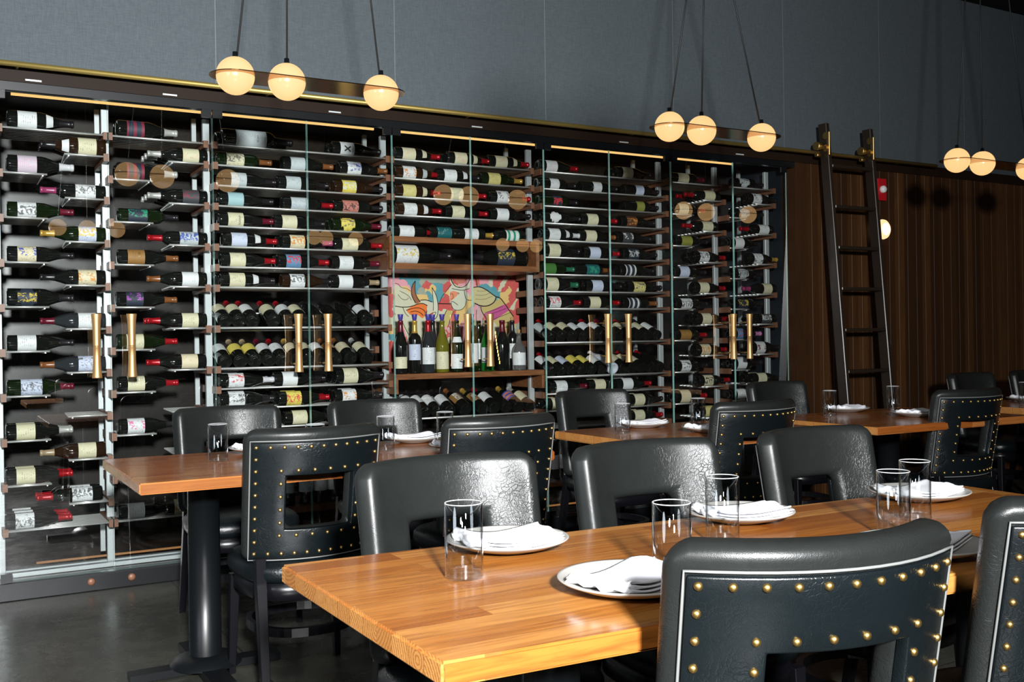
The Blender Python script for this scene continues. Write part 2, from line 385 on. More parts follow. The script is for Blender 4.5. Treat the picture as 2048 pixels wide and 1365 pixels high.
# glass doors, one pane each, with hammered brass pulls
lines = [.245, .755, 1.265, 1.776, 2.279, 2.786, 3.299, 3.798, 4.303, 4.855, 5.367]
HX = {1: (.676, .838), 3: (1.685, 1.85), 5: (2.703, 2.853), 7: (3.706, 3.867), 9: (4.759, 4.905)}
hprof = [(0, 0), (.0235, 0), (.0235, .004), (.0205, .03), (.0180, .08), (.0172, .150), (.0165, .1505), (.0165, .1535), (.0172, .154), (.0172, .16),
         (.0180, .23), (.0205, .28), (.0240, .309), (.0240, .313), (0, .313)]
hmesh = lathe(hprof, 20)
def handle(parent, x):
    h = link('door_handle', hmesh, 'handle', parent, (x, 5.24, 1.05))
    bm = bmesh.new()
    for z in (.045, .255): add_tube(bm, [(0, .012, z), (0, YW-5.24-.001, z)], .0045, 8)
    link('standoff', bm_mesh(bm), 'brass', h)
for i in range(10):
    x0, x1 = lines[i]+.003, lines[i+1]-.003
    bm = bmesh.new(); fs = add_box(bm, x0, x1, YW, YW+.010, .09, 2.425)
    for f in fs:
        f.material_index = 0 if abs(f.calc_center_median().y-YW-.005) > .004 else 1
    me = bm_mesh(bm); me.materials.append(M['pane']); me.materials.append(M['edge'])
    d = link('door_%d' % (i+1), me, None, kind='structure')
    if i % 2 == 0:
        handle(d, HX[i+1][0]); px_ = x1-.035
    else:
        handle(d, HX[i][1]); px_ = x0+.035
    bm = bmesh.new(); s = 1 if i % 2 == 0 else -1
    hx = x0 if i % 2 == 0 else x1
    add_box(bm, hx-(.0 if s > 0 else .05), hx+(.05 if s > 0 else .0), YW-.006, YW+.016, .088, .13)
    add_box(bm, hx-(.0 if s > 0 else .05), hx+(.05 if s > 0 else .0), YW-.006, YW+.016, 2.39, 2.43)
    link('hinge_fitting', bm_mesh(bm), 'black', d)
for x, y in ((183, 1171), (264, 1163)):
    P = at(x, y, YW-.02)
    k = link('floor_lock_knob', lathe([(0, 0), (.018, 0), (.018, .006), (.012, .010), (.006, .012), (0, .012)], 20), 'walnut', None, (P.x, YW-.012, .048),
             label='small round bronze lock knob low on the black plinth, ' + ('left' if x < 200 else 'right') + ' one of the pair', category='lock')
    k.rotation_euler = (R(90), 0, 0)

# LED strips
for a, b, nm, l in ((.34, 2.28, 'led_strip', 'long warm LED strip at the top of the wine wall, left run'), (2.43, 5.10, 'led_strip', 'long warm LED strip at the top of the wine wall, right run')):
    link('led_strip', box(a, b, 5.60, 5.612, 2.470, 2.482), 'led', label=l, category='light')
link('led_strip', box(.45, 5.3, 5.95, 5.96, .04, .05), 'led_dim', label='dim orange LED strip near the floor of the wine wall', category='light')

# brass ladder rail with brackets
rail = link('ladder_rail', tube([(-.8, 5.235, 2.535), (6.9, 5.235, 2.535)], .0135, 14), 'brass_rail', label='long brass ladder rail running along the top of the wine wall', category='rail')
for x in (.35, 1.55, 2.75, 3.95, 5.2, 6.5):
    link('rail_bracket', tube([(x, 5.235, 2.535), (x, YW-.02, 2.535)], .008, 8), 'brass_rail', rail)
for x in (.42, 1.05, 1.93, 2.82, 3.9, 4.9):
    link('header_spotlight', box(x-.035, x+.035, YW-.026, YW-.02, 2.478, 2.486), 'steel',
         label='small bright slot fitting under the brass rail, ' + {.42: 'at the left end', 1.05: 'second from left', 1.93: 'between two hanging globes', 2.82: 'above the painting bay', 3.9: 'behind the middle globes', 4.9: 'nearest the ladder'}[x], category='fitting')

# ------------------------------------------------------------------ wine racks
Z0, DZ = 2.275, .1087
YR = 5.42                                    # front rod of every shelf
RD = .0045                                   # rod radius
def zk(k): return Z0-DZ*k
BAYS = {  # x0, x1 of the shelves
 'A': (.286, .746), 'B': (.784, 1.241), 'C': (1.309, 2.275), 'D': (2.322, 3.252), 'E': (3.342, 4.322), 'F': (4.374, 4.836), 'G': (4.885, 5.315)}
BNAME = {'A': 'leftmost bay', 'B': 'second bay', 'C': 'wide left bay', 'D': 'painting bay', 'E': 'wide right bay', 'F': 'next to last bay', 'G': 'last bay by planks'}
SPLIT = {'A': .52, 'B': .54, 'F': .50, 'G': .50}
SHELVES = {
 'A': [(0, 'f')]+[(k, 'l' if k % 2 == 0 else 'r') for k in range(1, 18)]+[(18, 'f')],
 'B': [(0, 'f')]+[(k, 'l' if k % 2 == 0 else 'r') for k in range(1, 17)]+[(18, 'f')],
 'C': [(k, 'f') for k in range(8)]+[(9, 'p'), (11, 'p'), (12, 'f'), (13, 'f'), (14, 'f')],
 'D': [(k, 'f') for k in range(4)]+[(14, 'p')],
 'E': [(k, 'f') for k in range(9)]+[(10, 'p'), (12, 'p'), (13, 'f'), (14, 'f'), (15, 'f')],
 'F': [(0, 'f')]+[(k, 'l' if k % 2 == 0 else 'r') for k in range(1, 17)],
 'G': [(0, 'f')]+[(k, 'l' if k % 2 == 0 else 'r') for k in range(1, 17)],
}
POSTX = {'A': (.262, .765), 'B': (.765, 1.275), 'C': (1.275, 2.30), 'D': (2.30, 3.30), 'E': (3.30, 4.345), 'F': (4.345, 4.85), 'G': (4.85, 5.345)}
for b, (x0, x1) in BAYS.items():
    rk = empty('wine_rack', ((x0+x1)/2, YR, 0), label='wine rack of metal rods and walnut blocks, ' + BNAME[b], category='rack', group='wine racks behind the glass doors')
    ox, oy = (x0+x1)/2, YR
    def put(nm, me, mat, parent=rk, off=(0, 0, 0), **k):
        return link(nm, me, mat, parent, (-ox, -oy, 0) if parent is rk else None, **k)
    xs = [POSTX[b][1]] if b != 'A' else list(POSTX[b])
    for px_ in xs:
        put('post', box(px_-.018, px_+.018, 5.51, 5.535, .10, 2.42, .002, 1), 'steel')
        put('rear_post', box(px_-.012, px_+.012, 5.80, 5.82, .10, 2.48), 'steel')
    for k, typ in SHELVES[b]:
        z = zk(k)-RD; sp = SPLIT.get(b, .5)*(x1-x0)+x0
        a, c = (x0, x1) if typ in 'fp' else ((x0, x0+(x1-x0)*.43) if typ == 'l' else (x1-(x1-x0)*.40, x1))
        bm = bmesh.new()
        if typ == 'p':
            add_tube(bm, [(a, YR, z), (c, YR, z)], RD+.0015, 8)
            add_tube(bm, [(a, YR+.22, z+.085), (c, YR+.22, z+.085)], RD, 8)
            add_tube(bm, [(a, YR+.10, z-.012), (c, YR+.10, z-.012)], RD, 8)
        else:
            for j in range(8):
                cc = c if typ != 'l' else c-.002*j; aa = a if typ != 'r' else a+.002*j
                add_tube(bm, [(aa, YR+.042*j, z), (cc, YR+.042*j, z)], RD if j else RD+.0008, 8)
            if typ in 'lr':
                e = c-.02 if typ == 'l' else a+.02
                add_tube(bm, [(e, YR-.002, z-.007), (e, YR+.30, z-.007)], .0035, 6)
        sh = put('shelf', bm_mesh(bm), 'rod')
        for xe, s in ((a, -1), (c, 1)):
            if (typ == 'l' and s == 1) or (typ == 'r' and s == -1): continue
            xa, xb = (xe-.022, xe+.003) if s < 0 else (xe-.003, xe+.022)
            link('bracket', box(xa, xb, YR-.012, YR+.31, z-.024, z+.014), 'walnut', sh)
            if typ == 'p': link('bracket', box(xa, xb, YR+.19, YR+.25, z+.065, z+.105), 'walnut', sh)

# walnut shelves around the painting
ws = empty('display_shelf', (2.78, 5.5, 0), label='walnut display shelves framing the painting and its standing bottles', category='shelf')
def wsb(nm, *a): link(nm, box(*a, .002, 1), 'oak', ws, (-2.78, -5.5, 0))
wsb('shelf_board', 2.298, 3.262, 5.375, 5.70, 1.785, 1.818)
wsb('shelf_board', 2.298, 3.262, 5.375, 5.76, 1.628, 1.663)
wsb('side_board', 3.262, 3.286, 5.375, 5.74, 1.628, 1.818)
wsb('side_board', 2.275, 2.298, 5.375, 5.74, 1.628, 1.818)
wsb('shelf_board', 2.318, 3.292, 5.375, 5.76, .983, 1.016)
wsb('side_board', 2.298, 2.318, 5.375, 5.76, .90, 1.016)
wsb('side_board', 3.292, 3.312, 5.375, 5.76, .90, 1.016)
cb = empty('low_shelf', (2.8, 5.5, 0), label='low walnut shelf near the floor holding upright bottles', category='shelf')
for a in ((1.3, 4.3, 5.40, 5.80, .27, .30), (1.3, 1.33, 5.40, 5.80, .10, .27), (4.27, 4.3, 5.40, 5.80, .10, .27)):
    link('shelf_board' if a[1]-a[0] > 1 else 'side_board', box(*a), 'oak', cb, (-2.8, -5.5, 0))

# ------------------------------------------------------------------ bottles
def sc(prof, r=1, z=1): return [(a*r, b*z) for a, b in prof]
P_BURG = [(0, .012), (.020, .008), (.030, .001), (.037, 0), (.0400, .004), (.0405, .012), (.0405, .150), (.0385, .168), (.033, .188), (.0255, .210), (.0195, .230), (.0155, .250), (.0142, .272), (.0142, .286), (.0158, .287), (.0158, .297), (.0138, .300), (0, .300)]
P_BORD = [(0, .012), (.018, .008), (.028, .001), (.034, 0), (.0370, .004), (.0375, .012), (.0375, .188), (.0362, .200), (.031, .212), (.0225, .221), (.0168, .230), (.0150, .242), (.0142, .272), (.0142, .286), (.0158, .287), (.0158, .297), (.0138, .300), (0, .300)]
P_CLEAR = [(0, .010), (.030, .002), (.042, 0), (.0445, .006), (.0445, .112), (.040, .135), (.028, .152), (.018, .166), (.0150, .185), (.0150, .212), (.017, .213), (.017, .222), (0, .222)]
PROF = {'b': P_BURG, 'x': P_BORD, 'm': sc(P_BURG, 1.42, 1.32), 'q': sc(P_BORD, 1.30, 1.30), 'w': [(r*1.14, z) for r, z in P_BURG], 'c': P_CLEAR}
BODYR = {'b': .0405, 'x': .0375, 'm': .0575, 'q': .0488, 'w': .0462, 'c': .0445}
LZ = {'b': (.045, .128), 'x': (.048, .142), 'm': (.06, .17), 'q': (.07, .20), 'w': (.045, .130), 'c': (.035, .105)}
CZ = {'b': .236, 'x': .228, 'm': .31, 'q': .30, 'w': .232, 'c': .19}
GL = {'k': bottle_glass('near_black_glass', (.006, .007, .006)), 'g': bottle_glass('dark_green_glass', (.005, .011, .003)), 'n': bottle_glass('dark_brown_glass', (.020, .009, .004)),
      'y': NT('yellow_green_glass').set(Base_Color=(.26, .24, .02), Roughness=.04, Transmission_Weight=.5).m,
      'e': NT('bright_green_glass').set(Base_Color=(.02, .22, .03), Roughness=.04, Transmission_Weight=.3).m,
      'z': NT('clear_bottle_glass').set(Base_Color=(.62, .64, .62), Roughness=.03, Transmission_Weight=.85).m,
      'h': bottle_glass('grey_glass', (.022, .025, .028)), 'a': bottle_glass('wrapped_white_paper', (.62, .66, .74), .5)}
CAPC = {'k': (.012, .010, .012), 'r': (.40, .008, .015), 'm': (.12, .006, .018), 'o': (.55, .33, .06), 't': (.34, .25, .15), 's': (.55, .55, .52), 'p': (.30, .04, .12), 'u': (.03, .04, .30), 'v': (.55, .20, .40), 'j': (.02, .14, .07), 'i': (.60, .60, .62), 'n': (.20, .07, .02)}
CAPN = {'k': 'black', 'r': 'red', 'm': 'dark red', 'o': 'gold', 't': 'tan', 's': 'silver', 'p': 'wine red', 'u': 'violet', 'v': 'pink', 'j': 'green', 'i': 'white', 'n': 'copper'}
CAP = {k: plain('capsule_'+CAPN[k].replace(' ', '_'), c, .3, .35 if k in 'ors' else 0) for k, c in CAPC.items()}
LC = {'W': ((.72, .74, .74), 'white'), 'G': ((.50, .55, .56), 'pale grey'), 'C': ((.66, .62, .42), 'cream'), 'Y': ((.66, .58, .22), 'pale yellow'), 'O': ((.70, .62, .42), 'cream and orange'),
      'L': ((.55, .60, .74), 'bluish white'), 'T': ((.34, .52, .55), 'light teal'), 'S': ((.75, .62, .12), 'yellow'), 'V': ((.24, .25, .05), 'olive'), 'D': ((.05, .055, .06), 'dark grey'),
      'B': ((.12, .25, .42), 'blue'), 'E': ((.05, .17, .03), 'green'), 'R': ((.55, .20, .16), 'red'), 'N': ((.30, .15, .04), 'brown'), 'K': ((.02, .03, .05), 'black'), 'F': ((.01, .11, .12), 'dark teal'),
      'P': ((.62, .52, .60), 'pale pink'), 'A': ((.10, .04, .02), 'dark orange')}
ACC = {'.': None, 'o': (.65, .25, .04), 'r': (.60, .03, .04), 'b': (.04, .08, .40), 'g': (.10, .10, .10), 'y': (.62, .45, .05), 'k': (.02, .02, .02), 'v': (.30, .05, .35), 'w': (.65, .65, .62), 'e': (.02, .30, .16), 'm': (.20, .02, .04), 'q': (.75, .15, .35)}
_mesh, _lm = {}, {}
def bmesh_body(p, g):
    key = (p, g)
    if key not in _mesh:
        me = lathe(PROF[p], 28); me.name = 'bottle_body'; me.materials.append(GL[g]); _mesh[key] = me
    return _mesh[key]
def bmesh_cap(p, c, high=None):
    key = ('cap', p, c)
    if key not in _mesh:
        z0 = CZ[p]; pr_ = [(r+.0005, z) for r, z in PROF[p] if z > z0]
        import bisect
        pts = PROF[p]
        for (r0, a), (r1, b) in zip(pts, pts[1:]):
            if a < z0 <= b: pr_ = [(r0+(r1-r0)*(z0-a)/(b-a)+.0006, z0)]+pr_
        pr_[-1] = (0, pr_[-1][1]+.0008); pr_[-2] = (pr_[-2][0], pr_[-2][1]+.0006)
        me = lathe(pr_, 20); me.materials.append(CAP[c]); _mesh[key] = me
    return _mesh[key]
def label_mesh(p, c, acc, mode, rng, seed, arc=78):
    key = ('lab', p, c, acc, mode, rng, seed % 5, arc)
    if key not in _mesh:
        r = BODYR[p]+.0006; a, b = rng or LZ[p]
        pr_ = [(r, a), (r, b)]
        if mode == 'd': pr_ = [(r, a), (r, b)]
        me = lathe([(r, a+(b-a)*i/4) for i in range(5)], 22, -R(arc), R(arc))
        if mode == 'd':      # diamond shaped label
            for v in me.vertices:
                t_ = (v.co.z-a)/(b-a)-.5; ang = math.atan2(v.co.y, v.co.x)*(1-abs(t_)*1.5); v.co.x, v.co.y = r*math.cos(ang), r*math.sin(ang)
        if mode == 'u':      # rounded
            for v in me.vertices:
                t_ = abs((v.co.z-a)/(b-a)-.5)*2; ang = math.atan2(v.co.y, v.co.x)*math.sqrt(max(0, 1-.75*t_*t_)); v.co.x, v.co.y = r*math.cos(ang), r*math.sin(ang)
        lk = (c, acc, mode, seed % 5)
        if lk not in _lm: _lm[lk] = label_mat(LC[c][0], ACC[acc], {'p': 'p', 'b': 'b', 't': 't', 'd': 'n', 'u': 'p'}.get(mode, 'n'), seed % 5)
        me.materials.append(_lm[lk]); _mesh[key] = me
    return _mesh[key]
def frame_from(axis, face):
    z = Vector(axis).normalized(); x = Vector(face); x = (x-z*x.dot(z)).normalized(); y = z.cross(x)
    return Matrix(((x.x, y.x, z.x), (x.y, y.y, z.y), (x.z, y.z, z.z)))
def neck_label(p, c):
    key = ('neck', p, c)
    if key not in _mesh:
        pts = PROF[p]; rows = []
        def rad(z):
            for (r0, a), (r1, b) in zip(pts[4:], pts[5:]):
                if a <= z <= b: return r0+(r1-r0)*(z-a)/max(b-a, 1e-6)
            return .03
        s = pts[6][1]/.15
        me = lathe([(rad(z*s)+.0008, z*s) for z in (.172, .180, .188, .196, .204)], 12, -R(50), R(50))
        k = ('W', '.', 'n', 0)
        me.materials.append(_lm.setdefault(('neckm', c), label_mat(LC[c][0], None, 'n')))
        _mesh[key] = me
    return _mesh[key]
COUNT = [0]
def bottle(loc, axis, face, p, g, lab, cap, label, group, mode='t', acc='.', rng=None, neck=None, arc=78):
    COUNT[0] += 1
    o = link('wine_bottle', bmesh_body(p, g), None, label=label, category='bottle', group=group)
    o.matrix_world = Matrix.Translation(loc) @ frame_from(axis, face).to_4x4()
    if lab: link('label', label_mesh(p, lab, acc, mode, rng, COUNT[0], arc), None, o)
    if cap: link('capsule', bmesh_cap(p, cap), None, o)
    if neck: link('neck_label', neck_label(p, neck), None, o)
    return o
ORD = ['first', 'second', 'third', 'fourth', 'fifth', 'sixth', 'seventh', 'eighth', 'ninth', 'tenth', 'eleventh', 'twelfth', 'thirteenth', 'fourteenth', 'fifteenth', 'sixteenth', 'seventeenth', 'eighteenth', 'nineteenth']
SH = {b: {k: i for i, (k, _) in enumerate(s)} for b, s in SHELVES.items()}
GNAME = {'A': 'wine bottles in the leftmost bay', 'B': 'wine bottles in the second bay', 'C': 'wine bottles in the wide bay left of the painting', 'D': 'wine bottles in the painting bay',
         'E': 'wine bottles in the wide bay right of the painting', 'F': 'wine bottles in the next to last bay', 'G': 'wine bottles in the last bay'}
def desc(c, cap, i, n, b, k, extra=''):
    a = (LC[c][1]+' label') if c else 'no label'
    pos = '' if n == 1 else (ORD[i]+' along, ')
    s = '%s bottle, %s%s capsule, %s%s shelf, %s' % (a, extra, CAPN[cap] if cap else 'no', pos, ORD[SH[b][k]], BNAME[b])
    return s
# bay, level : bottles as (pixel column of the base edge, way the neck points, profile, glass, label colour, mode, accent, capsule, neck label)
LY = {
 ('A', 0): ['14R w k W t . k W'], ('A', 2): ['14R w k P t q i -'], ('A', 4): ['14R b g W p g m -'], ('A', 6): ['14R b k O p b k -'], ('A', 8): ['14R w k K u y k -'],
 ('A', 10): ['14R b k W t . k -'], ('A', 12): ['14R b g L p g m -'], ('A', 14): ['12R b k C t . s -'], ('A', 16): ['12R b k C t . r -'], ('A', 18): ['10R b k W p g r -'],
 ('A', 1): ['211L w n C t . k W'], ('A', 3): ['211L x k W p g p -'], ('A', 5): ['211L b g L p y o -'], ('A', 7): ['211L b k O p o k -'], ('A', 9): ['211L b h W t . m -'],
 ('A', 11): ['211L b h L p g n -'], ('A', 15): ['211L b n C t . t -'], ('A', 17): ['205L x k W p g r -'],
 ('B', 0): ['234R w k K b m s -'], ('B', 2): ['234R w k K b m s -'], ('B', 4): ['236R x g K p e k -'], ('B', 6): ['236R b k N t . n -'], ('B', 8): ['233R b k K p v n -'],
 ('B', 10): ['234R b g C t . r -'], ('B', 12): ['236R b k C t . r -'], ('B', 14): ['236R b k W p q k -'], ('B', 18): ['236R b k W t . r -', '330R b k C p o r -'],
 ('B', 1): ['414L b k C t r s -'], ('B', 3): ['414L b k D p m s -'], ('B', 5): ['414L x k G p b r -'], ('B', 7): ['413L b k W t . n -'], ('B', 9): ['413L b k C t . r -'], ('B', 11): ['412L b k O t r r -'],
 ('C', 0): ['444R q k G t . k -', '664R b k W n . k -'],
 ('C', 1): ['434R x g C p g n -', '564R b k G t . n -', '678R b k W p b n -'],
 ('C', 2): ['444R b k G t . k -', '555R b k G t . k -', '668R b n S p w k -'],
 ('C', 3): ['438R b k T n . k -', '564R x k G t b r -', '668R x k R p k k -'],
 ('C', 4): ['438R b k C t . m -', '547R b k C t . k -', '665R b g S u . m -'],
 ('C', 5): ['445R b k L t . r W', '563R b k O p o p -', '667R x k C t . r -'],
 ('C', 6): ['442R b k C t . r -', '555R b k B p r r -', '662R b k W t . m -'],
 ('C', 7): ['441R b k C t . k W', '563R b n W p g k -', '661R b k W t . t -'],
 ('C', 12): ['439R b k W p r i -', '548R b k W n . k -', '670R w k C t . k -'],
 ('C', 13): ['439R w k W p g k -', '556R b k S p r r -', '668R b k W p o k -'],
 ('C', 14): ['440R b k C t . k -', '568R b k C t . k -', '660R b k W t . k -'],
 ('D', 0): ['789R b k C t r r C', '894R b k C t r r C', '976R b k C t r r C'],
 ('D', 1): ['790R b n W p o r G', '873R b k W t . k W', '962R b g Y t . o -'],
 ('D', 2): ['790R b n Y t . r C', '886R b k C t . r -', '979R b k W p g r -'],
 ('D', 3): ['792R b n W t . r W', '889R b k C t . r -', '979R b k W t b k -'],
 ('E', 0): ['1078R b k W t r r -', '1232R b k C t . k -'],
 ('E', 1): ['1075R x k W t b k -', '1162R x k W t b k -', '1248R x k L t b k -'],
 ('E', 2): ['1078R x g K p r k -', '1247R x k V n . k -'],
 ('E', 3): ['1085R b k W d . k -', '1161R b k C t . r -', '1240R b k A p o k -'],
 ('E', 4): ['1084R b k W t . i W', '1158R b k C t . n -', '1232R b k D p w k -'],
 ('E', 5): ['1083R w k C t . k -', '1166R b k L n . r -', '1244R b k K p w k -'],
 ('E', 6): ['1072R x g E n . j -', '1148R x k F p e n -', '1238R b k K b w k -'],
 ('E', 7): ['1079R w k C t . j -', '1171R b k L t b k -', '1254R x k Y p g k -'],
 ('E', 8): ['1085R b k W p r r -', '1166R b k C t . r -', '1244R x k K b w n -'],
 ('E', 13): ['1098R b k W t . m -', '1176R b k C t g m -', '1232R b k W n . r -'],
 ('E', 14): ['1090R b k C t . k -', '1176R b k W t . k -', '1256R b k C t . k -'],
 ('E', 15): ['1256R b k C t . r -'],
 ('F', 0): ['1343R x k C t o m -'], ('F', 2): ['1345R b k C t . r -'], ('F', 4): ['1350R x k V t y k -'], ('F', 6): ['1347R b k L t . k -'], ('F', 8): ['1350R x k W p g k -'], ('F', 10): ['1348R x k N t y r -'],
 ('F', 12): ['1350R b k W p k k -'], ('F', 14): ['1348R w k O t o r -'], ('F', 16): ['1348R b k Y t . r -'],
 ('F', 1): ['1438L x k C t y r -'], ('F', 3): ['1434L x k C t . r -'], ('F', 5): ['1387R b k W p k r -'], ('F', 7): ['1387R b k C t . r -'], ('F', 9): ['1392R b k C t . r -'], ('F', 11): ['1390R b k O p o r -'], ('F', 13): ['1396R b k C p k r -'], ('F', 15): ['1398R b k Y t . r -'],
 ('G', 0): ['1466R x k G u g k -'], ('G', 2): ['1466R x k G u g k -'], ('G', 4): ['1458R b k W t r k -'], ('G', 6): ['1464R x k G u g k -'], ('G', 8): ['1464R x k K p y k -'], ('G', 10): ['1462R b k B p r v -'], ('G', 12): ['1462R w k W n . k -'], ('G', 14): ['1462R b k W t . k -'],
 ('G', 1): ['1494R b k W p g k -'], ('G', 3): ['1545L x k W t . r -'], ('G', 5): ['1496R b k W p g o -'], ('G', 7): ['1550L b k C t . p -'], ('G', 9): ['1550L x k D p w k -'], ('G', 11): ['1500R w k W p m k -'], ('G', 13): ['1504R b k C t . k -'],
}
ROW_LABEL_RNG = {('E', 1): (.088, .155), ('E', 2): (.10, .165), ('E', 6, 1): (.09, .19), ('C', 0, 0): (.07, .235), ('A', 12): (.06, .155)}
BACK = {('A', 0): 0, ('A', 1): 1, ('A', 2): 2, ('A', 17): 1, ('A', 16): 1, ('B', 1): 2, ('B', 3): 2, ('B', 0): 1, ('B', 2): 1, ('B', 9): 1, ('A', 18): 2, ('A', 14): 1, ('F', 1): 1, ('F', 9): 1, ('F', 5): 1, ('F', 14): 1, ('G', 12): 1, ('G', 13): 1}
rb = random.Random(3)
special = {}
for (b, k), items in LY.items():
    z = zk(k)
    for i, it in enumerate(items):
        pd, p, g, c, mode, acc, cap, nk = it.split()
        px_, dr = float(pd[:-1]), pd[-1]; s = 1 if dr == 'R' else -1
        r = BODYR[p]; yc = YR+.021+.004; zc = z+r-.0035
        x = xat(px_, yc, zc)
        ang = rb.uniform(-.12, .45)
        face = (rb.uniform(-.05, .05), -math.cos(ang), math.sin(ang))
        rng = ROW_LABEL_RNG.get((b, k, i)) or ROW_LABEL_RNG.get((b, k))
        o = bottle((x, yc+.018, zc), (s, 0, 0), face, p, g, c, cap, desc(c, cap, i, len(items), b, k), GNAME[b], mode, acc, rng, None if nk == '-' else nk)
        special[(b, k, i)] = o
        nb = BACK.get((b, k), (1 if b in 'CDE' and rb.random() < .42 else 0))
        for j in range(nb):
            if r > .043 and j: break
            bc = c; ysh = .088*(j+1)+(.008 if r > .043 else 0)
            bottle((x+rb.uniform(-.012, .012)*(1 if b in 'CDE' else .4)*(0 if dr == 'L' else 1), yc+.018+ysh, z+BODYR[p]-.0035), (s, 0, 0), face, p, g, bc, cap,
                   desc(c, cap, i, len(items), b, k).replace(' bottle', [' bottle behind', ' rearmost bottle'][j]), GNAME[b]+', lying behind the front row', mode, acc, rng)

# presentation rows: bottles lie on their backs, punts to the room, necks up and away
PR = {
 ('C', 9): (643, '450 C k|478 C r|505 W r|547 C r|577 W r|604 C k|637 - k|671 - k|701 - k|734 W k'),
 ('C', 11): (721, '450 W k|481 S t|510 S t|538 W m|564 W r|594 O o|619 C t|644 W k|671 N n|701 O n|734 C Y'),
 ('D', 14): (822, '802 W k|829 W k|851 W k|874 W k|900 W k|932 N n|966 N o|989 W r|1013 - k|1037 R o|1061 C s'),
 ('E', 10): (672, '1100 G k|1122 C r|1144 C k|1166 W k|1187 W k|1207 W r|1239 C m|1258 C o|1277 W r|1295 C k|1314 W k'),
 ('E', 12): (741, '1103 W r|1123 C r|1143 L k|1164 S k|1184 S k|1205 W k|1226 a i|1247 C k|1265 O k|1284 C r|1302 - r|1320 - r'),
}
for (b, k), (py, row) in PR.items():
    items = row.split('|'); z = zk(k)
    for i, it in enumerate(items):
        px_, c, cap = it.split(); cap = 's' if cap == 'Y' else cap
        x = xat(float(px_), YR+.012, z+.034); g = 'k'; mode = 't'; acc = '.'
        if c == 'a': c, g = '-', 'a'
        if c == 'N': mode, acc = 'p', 'w'
        if c == 'R': mode, acc = 'b', 'b'
        p = 'x' if rb.random() < .7 and b != 'C' else 'b'
        if (b, k, c) == ('C', 9, 'C'): p = 'b'
        r_ = BODYR[p]
        extra = 'paper wrapped, ' if g == 'a' else ''
        bottle((x, YR+.006, z+r_*.82), (rb.uniform(-.03, .03), math.cos(R(21)), math.sin(R(21))), (rb.uniform(-.25, .1), -.36, .93), p, g, None if c == '-' else c, cap,
               desc(None if c == '-' else c, cap, i, len(items), b, k, extra), GNAME[b].replace('wine bottles', 'tilted wine bottles'), mode, acc, (.075, .165) if p == 'b' else (.07, .17), arc=70)

# bottles on the walnut shelves of the painting bay
def xb(px_, z): return xat(px_, 5.47, z)
for px_, dr, c, mode, acc, cap, who in ((780, 1, 'W', 't', '.', 'r', 'first'), (856, 1, 'F', 't', 'w', 'o', 'second'), (966, -1, 'W', 't', '.', 'o', 'third'), (1047, -1, 'W', 'b', 'e', 'o', 'fourth')):
    bottle((xb(px_, 1.858), 5.47, 1.818+.0375), (dr, 0, 0), (0, -.95, .2), 'x', 'k', c, cap, '%s label bottle lying on the upper walnut shelf above the painting, %s from left' % (LC[c][1], who), 'bottles on the upper walnut shelf', mode, acc)
bottle((xb(783, 1.72), 5.49, 1.663+.0575), (1, 0, 0), (0, -.97, .2), 'm', 'k', 'W', 'k', 'large bottle with white crest label lying on the lower walnut shelf', 'large bottles on the lower walnut shelf', 'p', 'y', (.02, .16))
bottle((xb(1052, 1.72), 5.49, 1.663+.0575), (-1, 0, 0), (0, -.97, .2), 'm', 'k', 'K', 'k', 'large black bottle with gold scrollwork lying on the lower walnut shelf', 'large bottles on the lower walnut shelf', 'p', 'y', (.10, .22))
STOP = plain('violet_rubber', (.06, .045, .30), .4)
CORK = plain('cork', (.50, .30, .13), .8)
stand = [(802, 'b', 'k', 'C', 'm', 'u', (.03, .095)), (830, 'x', 'k', 'L', 'o', 'u', (.075, .165)), (857, 'b', 'h', 'W', 'r', 'u', (.05, .145)), (866, 'b', 'h', 'W', 'k', 'u', (.05, .145)), (885, 'b', 'y', 'C', None, 'u', (.02, .12)),
         (914, 'b', 'g', 'W', None, 'u', (.02, .105)), (944, 'b', 'g', 'W', 'k', 'u', (.05, .165)), (958, 'x', 'g', 'W', None, None, (.07, .165)), (975, 'b', 'e', 'W', 'n', None, (.05, .14)), (1005, 'w', 'k', None, 'm', None, None), (1025, 'x', 'k', 'W', 'k', 'c', (.07, .16)), (1038, 'c', 'z', 'W', None, 'c', (.03, .105))]
sl = ['dark bottle with low cream label and violet stopper, first standing under the painting', 'broad shouldered bottle, bluish label, gold capsule and violet stopper, under the painting',
      'grey bottle with white label, front of the close pair with violet stoppers', 'grey bottle with white label, rear of the close pair with violet stoppers', 'yellow green bottle with cream label and violet stopper',
      'sloping green bottle with white label, white neck label and violet stopper', 'upright green bottle with violet stopper behind the brass door handle', 'upright green bottle between the two brass handles without stopper',
      'bright green bottle half hidden by the right brass handle', 'stout black bottle with gold marks and dark red neck, standing', 'slim dark bottle with cork standing behind the short clear bottle', 'short clear glass bottle with cork and white label, last on the shelf']
